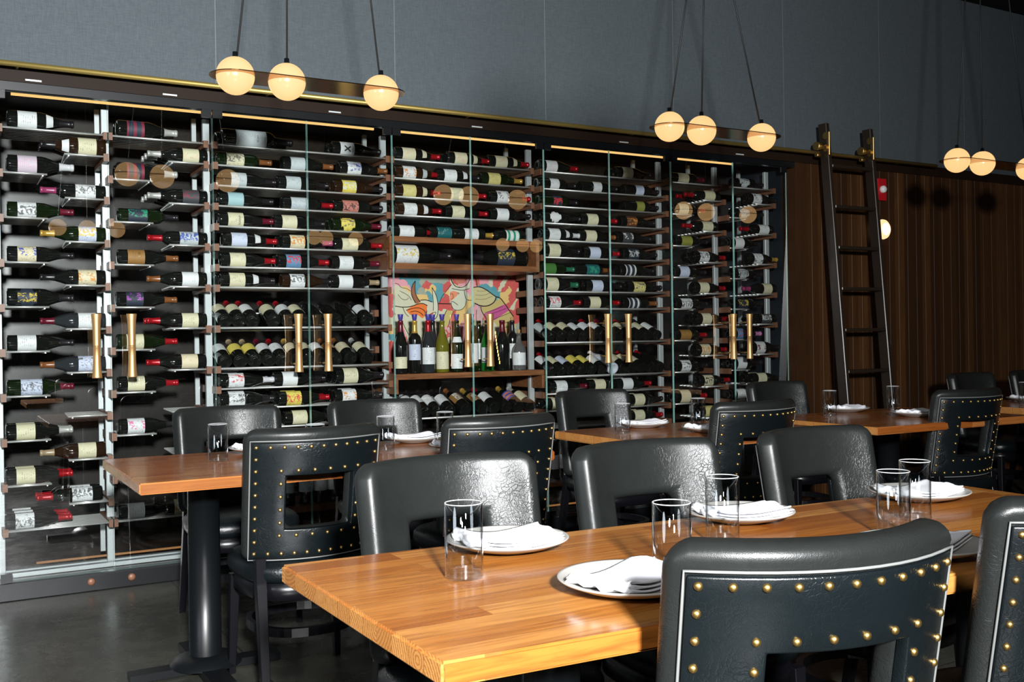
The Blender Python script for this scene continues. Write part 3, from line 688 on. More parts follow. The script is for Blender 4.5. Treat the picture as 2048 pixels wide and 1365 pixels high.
for i, ((px_, p, g, c, cap, stp, rng), lb) in enumerate(zip(stand, sl)):
    yy = 5.45+(.085 if i in (3, 7, 10) else 0)
    x = xat(px_, yy, 1.10)
    o = bottle((x, yy, 1.017), (0, 0, 1), (-.45+rb.uniform(-.1, .1), -1, 0), p, g, c, cap if cap in CAP else None, lb, 'upright bottles in front of the painting', 't', '.', rng, 'W' if i == 5 else None, arc=62)
    o.scale = (1.0, 1.0, 1.04)
    top = PROF[p][-1][1]
    if stp == 'u': link('stopper', lathe([(0, top-.012), (.009, top-.01), (.010, top+.002), (.0125, top+.006), (.017, top+.034), (.0165, top+.036), (.013, top+.034), (0, top+.030)], 16), STOP, o)
    if stp == 'c': link('cork', lathe([(0, top-.01), (.010, top-.01), (.011, top+.018), (.010, top+.022), (0, top+.022)], 14), CORK, o)
    if p == 'w':
        bm = bmesh.new()
        for q in range(9):
            a = -.5-q*.09; zz = .04+q*.022
            add_box(bm, .0465*math.cos(a)-.004, .0465*math.cos(a)+.003, .0465*math.sin(a)-.003, .0465*math.sin(a)+.003, zz, zz+.018)
        link('gold_mark', bm_mesh(bm), 'brass', o)
# upright bottles on the low shelf, seen through the chair backs
for i, px_ in enumerate((545, 575, 612, 640, 668, 1105, 1130, 1150, 1498)):
    x = xat(px_, 5.50, .45)
    if 1.35 < x < 4.25:
        bottle((x, 5.50, .301), (0, 0, 1), (-.5, -1, 0), 'b', 'k', 'W', 'k', 'upright white label bottle on the low shelf, %s from left' % ORD[i], 'upright bottles on the low shelf', 't', '.', (.07, .16))

# printed marks on a few labels
MK = plain('label_ink', (.015, .013, .013), .6); MV = plain('violet_ink', (.45, .12, .50), .5)
def bend(me, r):
    for v in me.vertices:
        y, z = v.co.y, v.co.z; a = y/r; v.co.x, v.co.y = (r+v.co.x)*math.cos(a), (r+v.co.x)*math.sin(a)
def ink(parent, polys, r, mat):
    bm = bmesh.new()
    for pl in polys:   # polygons in (around, along) metres
        bm.faces.new([bm.verts.new((0, y, z)) for y, z in pl])
    bmesh.ops.subdivide_edges(bm, edges=bm.edges[:], cuts=3, use_grid_fill=True)
    me = bm_mesh(bm); bend(me, r); link('printed_mark', me, mat, parent)
def text_mark(parent, s, size, r, zc, mat, along=True, y0=0):
    cu = bpy.data.curves.new('t', 'FONT'); cu.body = s; cu.size = size; cu.align_x = 'CENTER'; cu.align_y = 'CENTER'
    to = bpy.data.objects.new('t', cu); COL.objects.link(to); dg = bpy.context.evaluated_depsgraph_get()
    me = bpy.data.meshes.new_from_object(to.evaluated_get(dg)); bpy.data.objects.remove(to); me.materials.clear()
    for v in me.vertices:
        x, y = v.co.x, v.co.y
        v.co = (0, (y if along else x)+y0, zc+(x if along else y))
        if not along: pass
    bend(me, r); link('printed_mark', me, mat, parent)
X_ = special[('C', 0, 1)]; r = BODYR['b']+.0012
def bar(x0, y0, x1, y1, w):
    d = Vector((x1-x0, y1-y0)).normalized(); n = Vector((-d.y, d.x))*w/2
    return [(x0+n.x, y0+n.y), (x1+n.x, y1+n.y), (x1-n.x, y1-n.y), (x0-n.x, y0-n.y)]
ink(X_, [bar(-.016+.012, .068, .016+.012, .104, .008), bar(.014+.012, .068, -.014+.012, .104, .008)], r, MK)
text_mark(special[('B', 8, 0)], 'VEN', .026, r, .105, MV, False)
text_mark(special[('C', 4, 0)], 'ANNOS', .016, r, .105, MK, False)
text_mark(special[('C', 0, 0)], 'DROR', .014, BODYR['q']+.0012, .185, MK, False, .01)
text_mark(special[('B', 6, 0)], '1881', .016, r, .10, M['brass'], False)
text_mark(special[('C', 13, 0)], 'ASTON', .016, BODYR['w']+.0012, .112, MK, False)

# ------------------------------------------------------------------ painting
pa = empty('painting', (2.89, 5.78, 1.0), label='colourful painting of a horned bull and armoured figure on the back wall', category='painting')
t = NT('painted_canvas'); co = t.coord('Object', (1, 1, 1)); 
w1 = t.n('ShaderNodeTexVoronoi'); dn = t.n('ShaderNodeTexNoise'); t.l(co, dn.inputs['Vector']); dn.inputs['Scale'].default_value = 7; dn.inputs['Detail'].default_value = 4
ad = t.mix(.28, co, dn.outputs['Color']); t.l(ad, w1.inputs['Vector']); w1.inputs['Scale'].default_value = 11
sepc = t.n('ShaderNodeSeparateColor'); t.l(w1.outputs['Color'], sepc.inputs[0])
c = t.ramp(sepc.outputs[0], [(0, (.60, .02, .03)), (.20, (.80, .30, .38)), (.36, (.62, .60, .42)), (.52, (.02, .28, .36)), (.62, (.78, .50, .14)), (.74, (.62, .60, .44)), (.86, (.70, .10, .07)), (.95, (.30, .34, .27))], 'CONSTANT')
sx = t.n('ShaderNodeSeparateXYZ'); t.l(co, sx.inputs[0])
st = t.noise(t.coord('Object', (30, 1, 30)), 2, 4, .6, 2)
c = t.mix(t.math('MULTIPLY', st, .25), c, (.75, .70, .55))
t.set(Base_Color=c, Roughness=.5); CANV = t.m
link('canvas', box(2.40-2.89, 3.368-2.89, -.0, .03, -.03, .645), CANV, pa)
PX = 5.778
def P2(u, v, o):   # survey point: which part of the canvas
    x, y = (770+u*150/1280, 540+v*160/1365) if o == 0 else (900+u*160/1365, 540+v*160/1365)
    q = at(x, y, PX); return (q.x-2.89, q.z-1.0)
def patch(nm, col, pts, o, lay=1):
    bm = bmesh.new(); vs = [bm.verts.new((x, -.0010*lay, z)) for x, z in (P2(u, v, o) for u, v in pts)]
    f = bm.faces.new(vs); e = bmesh.ops.extrude_face_region(bm, geom=[f]); bmesh.ops.translate(bm, verts=[v for v in e['geom'] if isinstance(v, bmesh.types.BMVert)], vec=(0, .0009*lay+.0002, 0))
    bmesh.ops.triangulate(bm, faces=bm.faces[:])
    link(nm, bm_mesh(bm), plain('paint_'+nm, col, .5), pa)
patch('bull_head', (.66, .64, .46), [(170, 250), (300, 300), (430, 400), (520, 560), (620, 620), (700, 620), (720, 700), (700, 900), (640, 1100), (600, 1365), (440, 1365), (300, 900), (170, 620)], 0)
patch('bull_mask', (.85, .20, .04), [(360, 690), (460, 620), (600, 570), (720, 610), (710, 700), (680, 790), (640, 830), (560, 770), (430, 770)], 0, 2)
patch('brown_horn', (.36, .13, .06), [(515, 190), (480, 240), (450, 330), (450, 430), (490, 520), (540, 580), (600, 550), (545, 480), (510, 400), (505, 300)], 0, 2)
patch('white_horn', (.70, .70, .54), [(800, 300), (860, 400), (900, 560), (910, 700), (880, 820), (800, 880), (830, 740), (820, 560)], 0, 2)
patch('collar', (.68, .64, .50), [(600, 520), (720, 515), (820, 560), (830, 700), (760, 760), (700, 760), (710, 620)], 0)
patch('elephant_head', (.68, .68, .52), [(-20, 320), (40, 250), (240, 340), (330, 420), (300, 520), (250, 640), (180, 690), (60, 690), (0, 560)], 1)
patch('face_blush', (.86, .30, .16), [(0, 380), (60, 360), (150, 390), (120, 440), (60, 500), (0, 540)], 1, 2)
patch('turban', (.66, .66, .50), [(10, 90), (60, 230), (170, 290), (290, 260), (350, 170), (330, 330), (200, 350), (60, 330), (0, 200)], 1, 2)
patch('crown_wing', (.60, .20, .14), [(50, 150), (120, 80), (260, 70), (300, 150), (240, 230), (120, 240)], 1, 3)
patch('armour_shoulder', (.62, .54, .28), [(400, 300), (500, 285), (640, 350), (780, 470), (740, 560), (640, 620), (500, 610), (410, 560), (350, 430)], 1, 2)
patch('armour_skirt', (.60, .46, .18), [(520, 640), (680, 610), (860, 470), (960, 600), (1080, 800), (1060, 980), (850, 1010), (720, 850), (580, 780)], 1)
patch('magenta_band', (.58, .10, .28), [(560, 760), (930, 590), (1010, 690), (760, 860), (640, 860)], 1, 2)
patch('striped_sleeve', (.62, .50, .18), [(-160, 900), (-60, 690), (60, 700), (-40, 960), (-100, 980)], 1, 1)
patch('arm', (.66, .42, .42), [(430, 690), (520, 640), (570, 760), (560, 960), (500, 1020), (450, 900)], 1, 2)
INK = plain('black_paint_line', (.015, .012, .012), .5)
def stroke(pts, o, w=.0032):
    bm = bmesh.new(); q = [P2(u, v, o) for u, v in pts]
    # smooth by subdivision
    for _ in range(2): q = [q[0]]+[((a[0]*.75+b[0]*.25, a[1]*.75+b[1]*.25) if h == 0 else (a[0]*.25+b[0]*.75, a[1]*.25+b[1]*.75)) for a, b in zip(q, q[1:]) for h in (0, 1)]+[q[-1]]
    add_tube(bm, [(x, -.004, z) for x, z in q], w/2, 6)
    return bm
strokes = [([(170, 230), (230, 240), (270, 310), (360, 310), (430, 360)], 0, 3), ([(220, 420), (280, 500), (360, 520), (400, 480)], 0, 3), ([(515, 190), (470, 250), (445, 350), (455, 450), (520, 570)], 0, 6), ([(515, 190), (505, 330), (530, 450), (600, 550)], 0, 6),
 ([(170, 620), (300, 640), (440, 630), (560, 580), (640, 570), (720, 610)], 0, 6), ([(360, 690), (500, 650), (600, 650), (690, 710), (680, 790)], 0, 5), ([(430, 720), (520, 700), (600, 730), (650, 780)], 0, 5), ([(600, 520), (700, 510), (800, 550)], 0, 6),
 ([(800, 300), (870, 420), (905, 580), (905, 720), (880, 820), (800, 870)], 0, 5), ([(800, 300), (815, 450), (825, 600), (820, 700)], 0, 4), ([(300, 640), (340, 740), (400, 800)], 0, 4), ([(300, 900), (360, 1030), (430, 1150)], 0, 4), ([(250, 360), (330, 400), (400, 440), (450, 520)], 0, 3),
 ([(730, 780), (800, 740), (880, 710), (830, 800)], 0, 4), ([(905, 575), (1010, 580), (1130, 580)], 0, 7), ([(930, 560), (970, 450), (1040, 370), (1130, 250)], 0, 4), ([(1100, 60), (1130, 200), (1200, 290), (1280, 300)], 0, 5),
 ([(0, 80), (30, 200), (90, 290), (200, 310), (300, 250), (350, 120)], 1, 5), ([(30, 320), (120, 340), (220, 350), (330, 320)], 1, 4), ([(240, 350), (250, 440), (280, 520), (390, 520)], 1, 4), ([(280, 520), (260, 620), (190, 690), (60, 690), (20, 600), (10, 540), (60, 545), (130, 600)], 1, 4),
 ([(0, 420), (40, 400), (60, 470), (20, 510)], 1, 3), ([(120, 400), (160, 395), (140, 420)], 1, 3), ([(400, 300), (500, 285), (620, 340), (780, 465), (850, 470), (940, 590), (1080, 800)], 1, 7), ([(780, 470), (760, 550), (650, 620), (520, 620), (420, 570)], 1, 8),
 ([(460, 360), (560, 370), (640, 340)], 1, 2), ([(430, 430), (560, 440), (680, 400)], 1, 2), ([(430, 500), (580, 510), (720, 450)], 1, 2), ([(520, 630), (540, 720), (600, 800), (640, 900)], 1, 6), ([(590, 730), (740, 690), (900, 620)], 1, 3), ([(640, 770), (800, 720), (950, 660)], 1, 3),
 ([(700, 860), (880, 790), (1030, 730)], 1, 3), ([(850, 930), (960, 900), (1070, 860)], 1, 3), ([(870, 1000), (980, 975), (1070, 960)], 1, 3), ([(450, 680), (440, 850), (490, 1010), (550, 1000), (560, 820)], 1, 4), ([(400, 100), (450, 180), (460, 280)], 1, 6), ([(-60, 690), (-110, 800), (-170, 930)], 1, 5), ([(60, 700), (0, 840), (-30, 960)], 1, 4)]
bm_all = bmesh.new()
for pts, o, w in strokes:
    b2 = stroke(pts, o, .0009*w); me = bpy.data.meshes.new('tmp'); b2.to_mesh(me); b2.free(); bm_all.from_mesh(me); bpy.data.meshes.remove(me)
link('black_outline', bm_mesh(bm_all), INK, pa)

# ------------------------------------------------------------------ ladder, sconce, alarm
ld = empty('library_ladder', (5.83, 5.0, 0), label='tall dark wooden library ladder hooked on the brass rail against the plank wall', category='ladder')
M['ladder'] = plain('dark_ladder_wood', (.020, .0135, .009), .33, spec=.4)
def ly(z): return 5.195-(2.74-z)*.082
for x in (5.605, 6.065):
    bm = bmesh.new()
    for z in (0, 2.74):
        hw = .045 if z == 0 else .038
        for a, b_ in ((-.018, -hw), (.018, -hw), (.018, hw), (-.018, hw)): bm.verts.new((x-5.83+a, ly(z)-5.0+b_, z))
    bm.verts.ensure_lookup_table(); v = bm.verts
    bm.faces.new([v[i] for i in (0, 1, 2, 3)]); bm.faces.new([v[i] for i in (4, 5, 6, 7)])
    for i in range(4): bm.faces.new((v[i], v[(i+1) % 4], v[4+(i+1) % 4], v[4+i]))
    bmesh.ops.bevel(bm, geom=bm.edges[:], offset=.004, segments=1, affect='EDGES')
    link('side_rail', bm_mesh(bm), 'ladder', ld)
    # brass hook with rollers
    hk = link('rail_hook', box(x-5.83-.030, x-5.83-.018, 5.115-5.0, 5.135-5.0, 2.50, 2.67, .003, 1), 'brass', ld)
    bm = bmesh.new()
    for zz, rr in ((2.575, .030), (2.51, .014)):
        add_tube(bm, [(x-5.83-.075, 5.200-5.0, zz), (x-5.83-.030, 5.200-5.0, zz)], rr, 16)
    for zz in (2.645, 2.555): add_tube(bm, [(x-5.83-.029, 5.135-5.0+.018, zz), (x-5.83-.020, 5.135-5.0+.018, zz)], .026, 16)
    add_box(bm, x-5.83-.06, x-5.83-.028, .13, .20, 2.548, 2.565)
    link('roller', bm_mesh(bm), 'brass', hk)
for k in range(9):
    z = 2.43-.297*k
    link('step', box(5.623-5.83, 6.047-5.83, ly(z)-5.0-.04, ly(z)-5.0+.04, z-.012, z+.012, .004, 1), 'ladder', ld)
s = at(1766, 459, YW-.03)
sc_ = empty('wall_sconce', (s.x, YW-.008, s.z), label='small round glowing glass wall sconce on the plank wall right of the ladder', category='lamp')
def disc_y(prof, n=32):
    me = lathe(prof, n)
    for v in me.vertices: v.co = (v.co.x, -v.co.z, v.co.y)
    me.flip_normals() if False else None
    return me
link('backplate', disc_y([(0, 0), (.055, 0), (.055, .012), (0, .012)]), 'brass', sc_)
link('glass_dome', disc_y([(.06, .004), (.074, .010), (.077, .020), (.074, .032), (.062, .044), (.046, .050)]), 'sconce', sc_)
link('lit_bulb', disc_y([(.048, .048), (.040, .056), (.024, .061), (0, .063)]), 'sconce_core', sc_)
al_ = at(1762, 380, YW-.02)
al = empty('fire_alarm', (al_.x-.01, YW-.008, al_.z), label='red fire alarm with clear strobe on the plank wall above the round sconce', category='alarm')
link('housing', box(-.05, .05, -.035, 0, -.085, .085, .008), 'red', al)
link('strobe_lens', disc_y([(.028, .034), (.028, .052), (.018, .062), (0, .064)], 16), 'white', al)

# ------------------------------------------------------------------ pendant lamps
R_G = .0755
gl_prof = [(max(R_G*math.sin(PI*i/20), 0), -R_G*math.cos(PI*i/20)) for i in range(21)]
gmesh = lathe(gl_prof, 40); gmesh.materials.append(M['globe'])
def stadium(x0, x1, r, z, th):
    bm = bmesh.new(); lo = []
    for k in range(25): a = PI/2+PI*k/24; lo.append((x0+r+r*math.cos(a), r*math.sin(a)))
    for k in range(25): a = -PI/2+PI*k/24; lo.append((x1-r+r*math.cos(a), r*math.sin(a)))
    f = bm.faces.new([bm.verts.new((x, y, z)) for x, y in lo])
    e = bmesh.ops.extrude_face_region(bm, geom=[f]); bmesh.ops.translate(bm, verts=[v for v in e['geom'] if isinstance(v, bmesh.types.BMVert)], vec=(0, 0, th))
    return bm_mesh(bm)
def pendant(xs, tops, ztop, Y, lab, zc=2.277, wid=.102):
    cx = (xs[0]+xs[-1])/2
    p = empty('pendant_lamp', (cx, Y, zc), label=lab, category='lamp', group='three globe pendant lamps')
    link('brass_plate', stadium(xs[0]-cx-wid, xs[-1]-cx+wid, wid, -.002, .004), 'bronze', p)
    for x, tx in zip(xs, tops):
        g = link('globe', gmesh, None, p, (x-cx, 0, 0))
        link('cord', tube([(x-cx+(tx-x)*.04, 0, R_G+.008), (tx-cx, 0, ztop-zc)], .0042, 8), 'cord', p)
        link('cap', lathe([(0, R_G+.02), (.010, R_G+.02), (.011, R_G+.002), (.024, R_G-.004), (.024, R_G-.008), (0, R_G-.008)], 16), 'black', p, (x-cx, 0, 0))
    if ztop < 3.9:
        link('canopy', tube([(tops[1]-cx, 0, ztop-zc), (tops[1]-cx, 0, 3.95-zc)], .008, 8), 'black', p)
        link('canopy', box(tops[0]-cx-.03, tops[-1]-cx+.03, -.02, .02, ztop-zc-.005, ztop-zc+.015), 'black', p)
    else:
        link('canopy', box(min(tops)-cx-.06, max(tops)-cx+.06, -.05, .05, 3.925-zc, 3.95-zc), 'black', p)
pendant((1.049, 1.259, 1.672), (1.245, 1.285, 1.49), 3.945, 4.02, 'brass pendant with three glowing globes nearest the left end of the wine wall')
pendant((3.241, 3.451, 3.868), (3.47, 3.50, 3.55), 3.5, 4.02, 'brass pendant with three glowing globes hanging left of the ladder')
pendant((5.492, 5.74, 6.215), (5.66, 5.74, 5.93), 3.945, 4.02, 'brass pendant with three glowing globes at the upper right, partly cut by the frame')
for xs in ((.96, 1.21, 1.46), (3.35, 3.475, 3.80), (5.55, 5.81, 5.99)):
    pendant(xs, (xs[0]+.15, xs[1], xs[2]-.15), 3.945, .79, {.96: 'brass three globe pendant above the front table, seen only reflected in the left doors',
            3.35: 'brass three globe pendant in the front row, reflected in the middle doors', 5.55: 'brass three globe pendant in the front row, reflected in the right doors'}[xs[0]])

# ------------------------------------------------------------------ tables
def table(nl, fl, fr, nr, cols, lab, grp='butcher block dining tables', mat='table_shaded'):
    o = empty('dining_table', (nl[0], nl[1], 0), label=lab, category='table', group=grp)
    bm = bmesh.new(); q = [(p[0]-nl[0], p[1]-nl[1]) for p in (nl, nr, fr, fl)]
    vs = [bm.verts.new((x, y, -.019)) for x, y in q]+[bm.verts.new((x, y, .019)) for x, y in q]
    bm.faces.new(vs[3::-1]); bm.faces.new(vs[4:]) 
    for i in range(4): bm.faces.new((vs[i], vs[(i+1) % 4], vs[4+(i+1) % 4], vs[4+i]))
    bmesh.ops.bevel(bm, geom=bm.edges[:]+bm.verts[:], offset=.0045, segments=2, affect='EDGES')
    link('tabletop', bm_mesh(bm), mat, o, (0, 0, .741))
    for (x, y) in cols:
        x -= nl[0]; y -= nl[1]
        c = link('pedestal', lathe([(0, .02), (.075, .02), (.075, .05), (.058, .06), (.057, .70), (.09, .705), (.09, .722), (0, .722)], 32), 'black', o, (x, y, 0))
        bm = bmesh.new(); add_box(bm, -.04, .04, -.29, .29, .005, .035); add_box(bm, -.27, .27, -.035, .035, .005, .033)
        add_lathe(bm, [(.13, .03), (.115, .05), (.07, .065), (.0, .066)], 24)
        link('foot', bm_mesh(bm), 'black', c)
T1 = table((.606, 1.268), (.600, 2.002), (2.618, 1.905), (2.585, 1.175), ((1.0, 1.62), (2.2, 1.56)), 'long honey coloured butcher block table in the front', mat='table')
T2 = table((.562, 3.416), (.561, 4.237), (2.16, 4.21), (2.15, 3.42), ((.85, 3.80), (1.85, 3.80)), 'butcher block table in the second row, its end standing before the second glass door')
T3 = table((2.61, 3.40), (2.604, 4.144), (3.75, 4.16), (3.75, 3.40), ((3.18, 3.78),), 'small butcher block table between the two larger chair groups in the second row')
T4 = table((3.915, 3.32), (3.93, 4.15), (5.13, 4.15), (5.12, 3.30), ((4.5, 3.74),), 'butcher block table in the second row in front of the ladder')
T5 = table((5.55, 3.30), (5.55, 4.15), (7.4, 4.15), (7.4, 3.30), ((5.9, 3.74), (7.0, 3.74)), 'butcher block table in shaded wood tone at the far right edge of the photo')

# ------------------------------------------------------------------ chairs
BW, BH0, BH1, BT = .478, .470, .922, .030
def bpos(u, v, n):
    """point of the backrest: u across -1..1, v up 0..1, n towards the front (+) or the rear (-)"""
    x = u*BW/2*(1-.03*(1-v)); c = .092
    y = -.250+c*u*u+.082*(1-v); z = BH0+(BH1-BH0)*v
    if abs(u) > .99 and (v > .99 or v < .01): x *= .972; z += -.010 if v > .5 else .008
    sl = 2*c*u/(BW/2); L = math.hypot(1, sl); ln = .12
    return Vector((x-n*sl/L, y+n/L, z+n*ln))
def back_mesh(us, vs_, hole, n0, n1):
    bm = bmesh.new(); V = {}
    def g(i, j, s):
        if (i, j, s) not in V: V[(i, j, s)] = bm.verts.new(bpos(us[i], vs_[j], n1 if s else n0))
        return V[(i, j, s)]
    NU, NV = len(us)-1, len(vs_)-1
    def solid(i, j):
        if not (0 <= i < NU and 0 <= j < NV): return False
        cu, cv = (us[i]+us[i+1])/2, (vs_[j]+vs_[j+1])/2
        return not (hole[0] < cu < hole[1] and hole[2] < cv < hole[3])
    for i in range(NU):
        for j in range(NV):
            if not solid(i, j): continue
            bm.faces.new((g(i, j, 1), g(i+1, j, 1), g(i+1, j+1, 1), g(i, j+1, 1))); bm.faces.new((g(i, j, 0), g(i, j+1, 0), g(i+1, j+1, 0), g(i+1, j, 0)))
            for (di, dj, a, b) in ((-1, 0, (i, j), (i, j+1)), (1, 0, (i+1, j), (i+1, j+1)), (0, -1, (i, j), (i+1, j)), (0, 1, (i, j+1), (i+1, j+1))):
                if not solid(i+di, j+dj): bm.faces.new((g(*a, 0), g(*b, 0), g(*b, 1), g(*a, 1)))
    return bm
HOLE = (-.46, .46, .25, .66)
us = [-1, -.87, -.74, -.60, -.46, -.35, -.23, -.12, 0, .12, .23, .35, .46, .60, .74, .87, 1]
vv = [0, .08, .16, .25, .35, .45, .56, .66, .75, .84, .92, 1]
me_cush = bm_mesh(back_mesh(us, vv, HOLE, -.026, .034))
RP = (-.86, .86, .03, .885)      # rear panel outline
us2 = [-.872, -.74, -.60, -.46, -.35, -.23, -.12, 0, .12, .23, .35, .46, .60, .74, .872]
vv2 = [.03, .10, .17, .25, .35, .45, .56, .66, .74, .82, .908]
me_rear = bm_mesh(back_mesh(us2, vv2, HOLE, -.0325, -.01))
def outline(u0, u1, v0, v1, n, closed=True, m=12):
    P = [(u0, v0+(v1-v0)*i/m) for i in range(m)]+[(u0+(u1-u0)*i/m, v1) for i in range(m)]+[(u1, v1-(v1-v0)*i/m) for i in range(m)]+[(u1-(u1-u0)*i/m, v0) for i in range(m)]
    return [bpos(u, v, n) for u, v in P]
me_pipe = tube(outline(-.885, .885, .02, .922, -.031), .0024, 6, True)
bm = bmesh.new()
for i in range(8):
    a = PI/2*i/7
me_nail = lathe([(0, .0048), (.0025, .0045), (.0048, .0034), (.0064, .0012), (.0068, -.001)], 12)
def nail_uv():
    L = []; k = 10
    for i in range(k+1): L.append((-.815+1.63*i/k, .876))
    for i in range(1, 10): L.append((-.815, .876-.806*i/9)); L.append((.815, .876-.806*i/9))
    for i in range(1, 10): L.append((-.815+1.63*i/10, .070))
    h = 5
    for i in range(h+1): L.append((-.52+1.04*i/h, .700)); L.append((-.52+1.04*i/h, .208))
    for i in range(1, 5): L.append((-.52, .700-.492*i/5)); L.append((.52, .700-.492*i/5))
    return L
def sup(a, b, p, m=40):
    out = []
    for k in range(m):
        t = 2*PI*k/m; c, s = math.cos(t), math.sin(t)
        y = b*math.copysign(abs(s)**p, s); x = a*math.copysign(abs(c)**p, c)*(1-.10*(1-(y/b+1)/2))
        out.append((x, y))
    return out
def stack(layers, cap0=True, cap1=True):
    bm = bmesh.new(); rings = [[bm.verts.new((x, y+.012, z)) for x, y in sup(a, b, p)] for a, b, p, z in layers]
    for A, B in zip(rings, rings[1:]):
        for k in range(len(A)): bm.faces.new((A[k], A[(k+1) % len(A)], B[(k+1) % len(A)], B[k])).smooth = True
    if cap0: bm.faces.new(rings[0][::-1])
    if cap1: bm.faces.new(rings[-1])
    return bm_mesh(bm)
me_seat = stack([(.215, .205, .62, .398), (.238, .225, .62, .402), (.246, .233, .62, .425), (.243, .230, .62, .448), (.228, .215, .64, .466), (.19, .18, .68, .477), (.12, .11, .75, .482), (.03, .03, 1, .484)])
me_apron = stack([(.212, .205, .62, .335), (.222, .213, .62, .338), (.222, .213, .62, .399)])
bm = bmesh.new(); ro = sup(.195, .19, .85); ri = sup(.175, .170, .85)
for z0, z1 in ((.205, .235),):
    vo0 = [bm.verts.new((x, y, z0)) for x, y in ro]; vo1 = [bm.verts.new((x, y, z1)) for x, y in ro]; vi0 = [bm.verts.new((x, y, z0)) for x, y in ri]; vi1 = [bm.verts.new((x, y, z1)) for x, y in ri]
    n = len(ro)
    for k in range(n):
        j = (k+1) % n
        for q in ((vo0[k], vo0[j], vo1[j], vo1[k]), (vi0[j], vi0[k], vi1[k], vi1[j]), (vo1[k], vo1[j], vi1[j], vi1[k]), (vo0[j], vo0[k], vi0[k], vi0[j])): bm.faces.new(q)
me_ring = bm_mesh(bm)
def leg_mesh(x, y0, y1, z1, dx, w0=.017, w1=.012, ymid=None):
    pts = [(x, y0, z1)]+([(x, ymid, .40)] if ymid is not None else [])+[(x+dx, y1, 0)]
    bm = bmesh.new(); prev = None
    for i, (px_, py_, pz) in enumerate(pts):
        w = w0 if i < len(pts)-1 else w1
        ring = [bm.verts.new((px_+a*w, py_+b*w, pz)) for a, b in ((-1, -1), (1, -1), (1, 1), (-1, 1))]
        if prev:
            for k in range(4): bm.faces.new((prev[k], prev[(k+1) % 4], ring[(k+1) % 4], ring[k]))
        else: bm.faces.new(ring)
        prev = ring
    bm.faces.new(prev[::-1]); bmesh.ops.bevel(bm, geom=bm.edges[:], offset=.002, segments=1, affect='EDGES'); return bm_mesh(bm)
legs = [leg_mesh(s*.190, .185, .200, .37, s*.012, .018) for s in (-1, 1)]+[leg_mesh(s*.190, -.150, -.240, .485, s*.010, .018, .014, -.155) for s in (-1, 1)]
for me in (me_cush, me_rear): me.materials.clear()
me_cush.materials.append(M['leather_front']); me_rear.materials.append(M['leather']); me_pipe.materials.append(M['piping']); me_nail.materials.append(M['brass'])
me_seat.materials.append(M['leather']); me_apron.materials.append(M['black_wood']); me_ring.materials.append(M['black_wood'])
for me in legs: me.materials.append(M['black_wood'])
NU = nail_uv()
def chair(x, y, rz, lab, nails, grp):
    o = empty('dining_chair', (x, y, 0), rz, label=lab, category='chair', group=grp)
    c = link('back_cushion', me_cush, None, o, smooth=True); b = c.modifiers.new('bevel', 'BEVEL'); b.width = .024; b.segments = 5; b.limit_method = 'ANGLE'; b.angle_limit = R(50)
    link('seat', me_seat, None, o); link('seat_rail', me_apron, None, o); link('ring_stretcher', me_ring, None, o)
    for m_ in legs: link('leg', m_, None, o)
    r_ = link('rear_panel', me_rear, None, o, smooth=True); b = r_.modifiers.new('bevel', 'BEVEL'); b.width = .004; b.segments = 2; b.limit_method = 'ANGLE'; b.angle_limit = R(50)
    link('piping', me_pipe, None, o)
    if nails:
        for u, v in NU:
            p = bpos(u, v, -.0335); q = bpos(u, v, -.0535); d = (q-p).normalized()
            n_ = link('nailhead', me_nail, None, o); n_.matrix_local = Matrix.Translation(p) @ d.to_track_quat('Z', 'Y').to_matrix().to_4x4()
    return o
G1, G2, G3 = 'chairs with their backs to the camera', 'chairs on the far side of the front table', 'chairs along the wine wall'
chair(1.165, 1.245, R(-12), 'big black leather nailhead chair in the front, near side of the honey table', True, G1)
chair(1.842, 1.245, R(-6), 'black leather nailhead chair cut off by the lower right edge of the photo', True, G1)
chair(1.085, 2.045, R(180), 'grey black leather chair across the front table, left one of three, glossy hot spot', False, G2)
chair(1.690, 2.045, R(180), 'grey black leather chair across the front table, middle one of three', False, G2)
chair(2.345, 2.045, R(183), 'grey black leather chair across the front table, right one of three', False, G2)
chair(1.125, 3.515, R(0), 'nailhead chair at the left end of the second row, legs and stretcher visible', True, G1)
chair(1.860, 3.520, R(0), 'nailhead chair in the second row, behind the left chair of the front table', True, G1)
chair(3.165, 3.53, R(0), 'nailhead chair in the second row standing at the small middle table', True, G1)
chair(4.620, 3.50, R(-4), 'nailhead chair in the second row, nearest the right edge, in front of the ladder table', True, G1)
chair(1.145, 4.44, R(180), 'leather chair before the wine wall at the left end of the second row table', False, G3)
chair(1.860, 4.44, R(180), 'leather chair before the wine wall, second from the left end', False, G3)
chair(3.150, 4.44, R(180), 'leather chair before the wine wall at the small middle table', False, G3)
chair(4.530, 4.44, R(180), 'leather chair before the last wine bay, left of the ladder', False, G3)
chair(6.42, 4.44, R(180), 'leather chair before the plank wall, right of the ladder', False, G3)
chair(7.12, 4.44, R(180), 'leather chair before the plank wall, only a sliver visible at the right edge', False, G3)

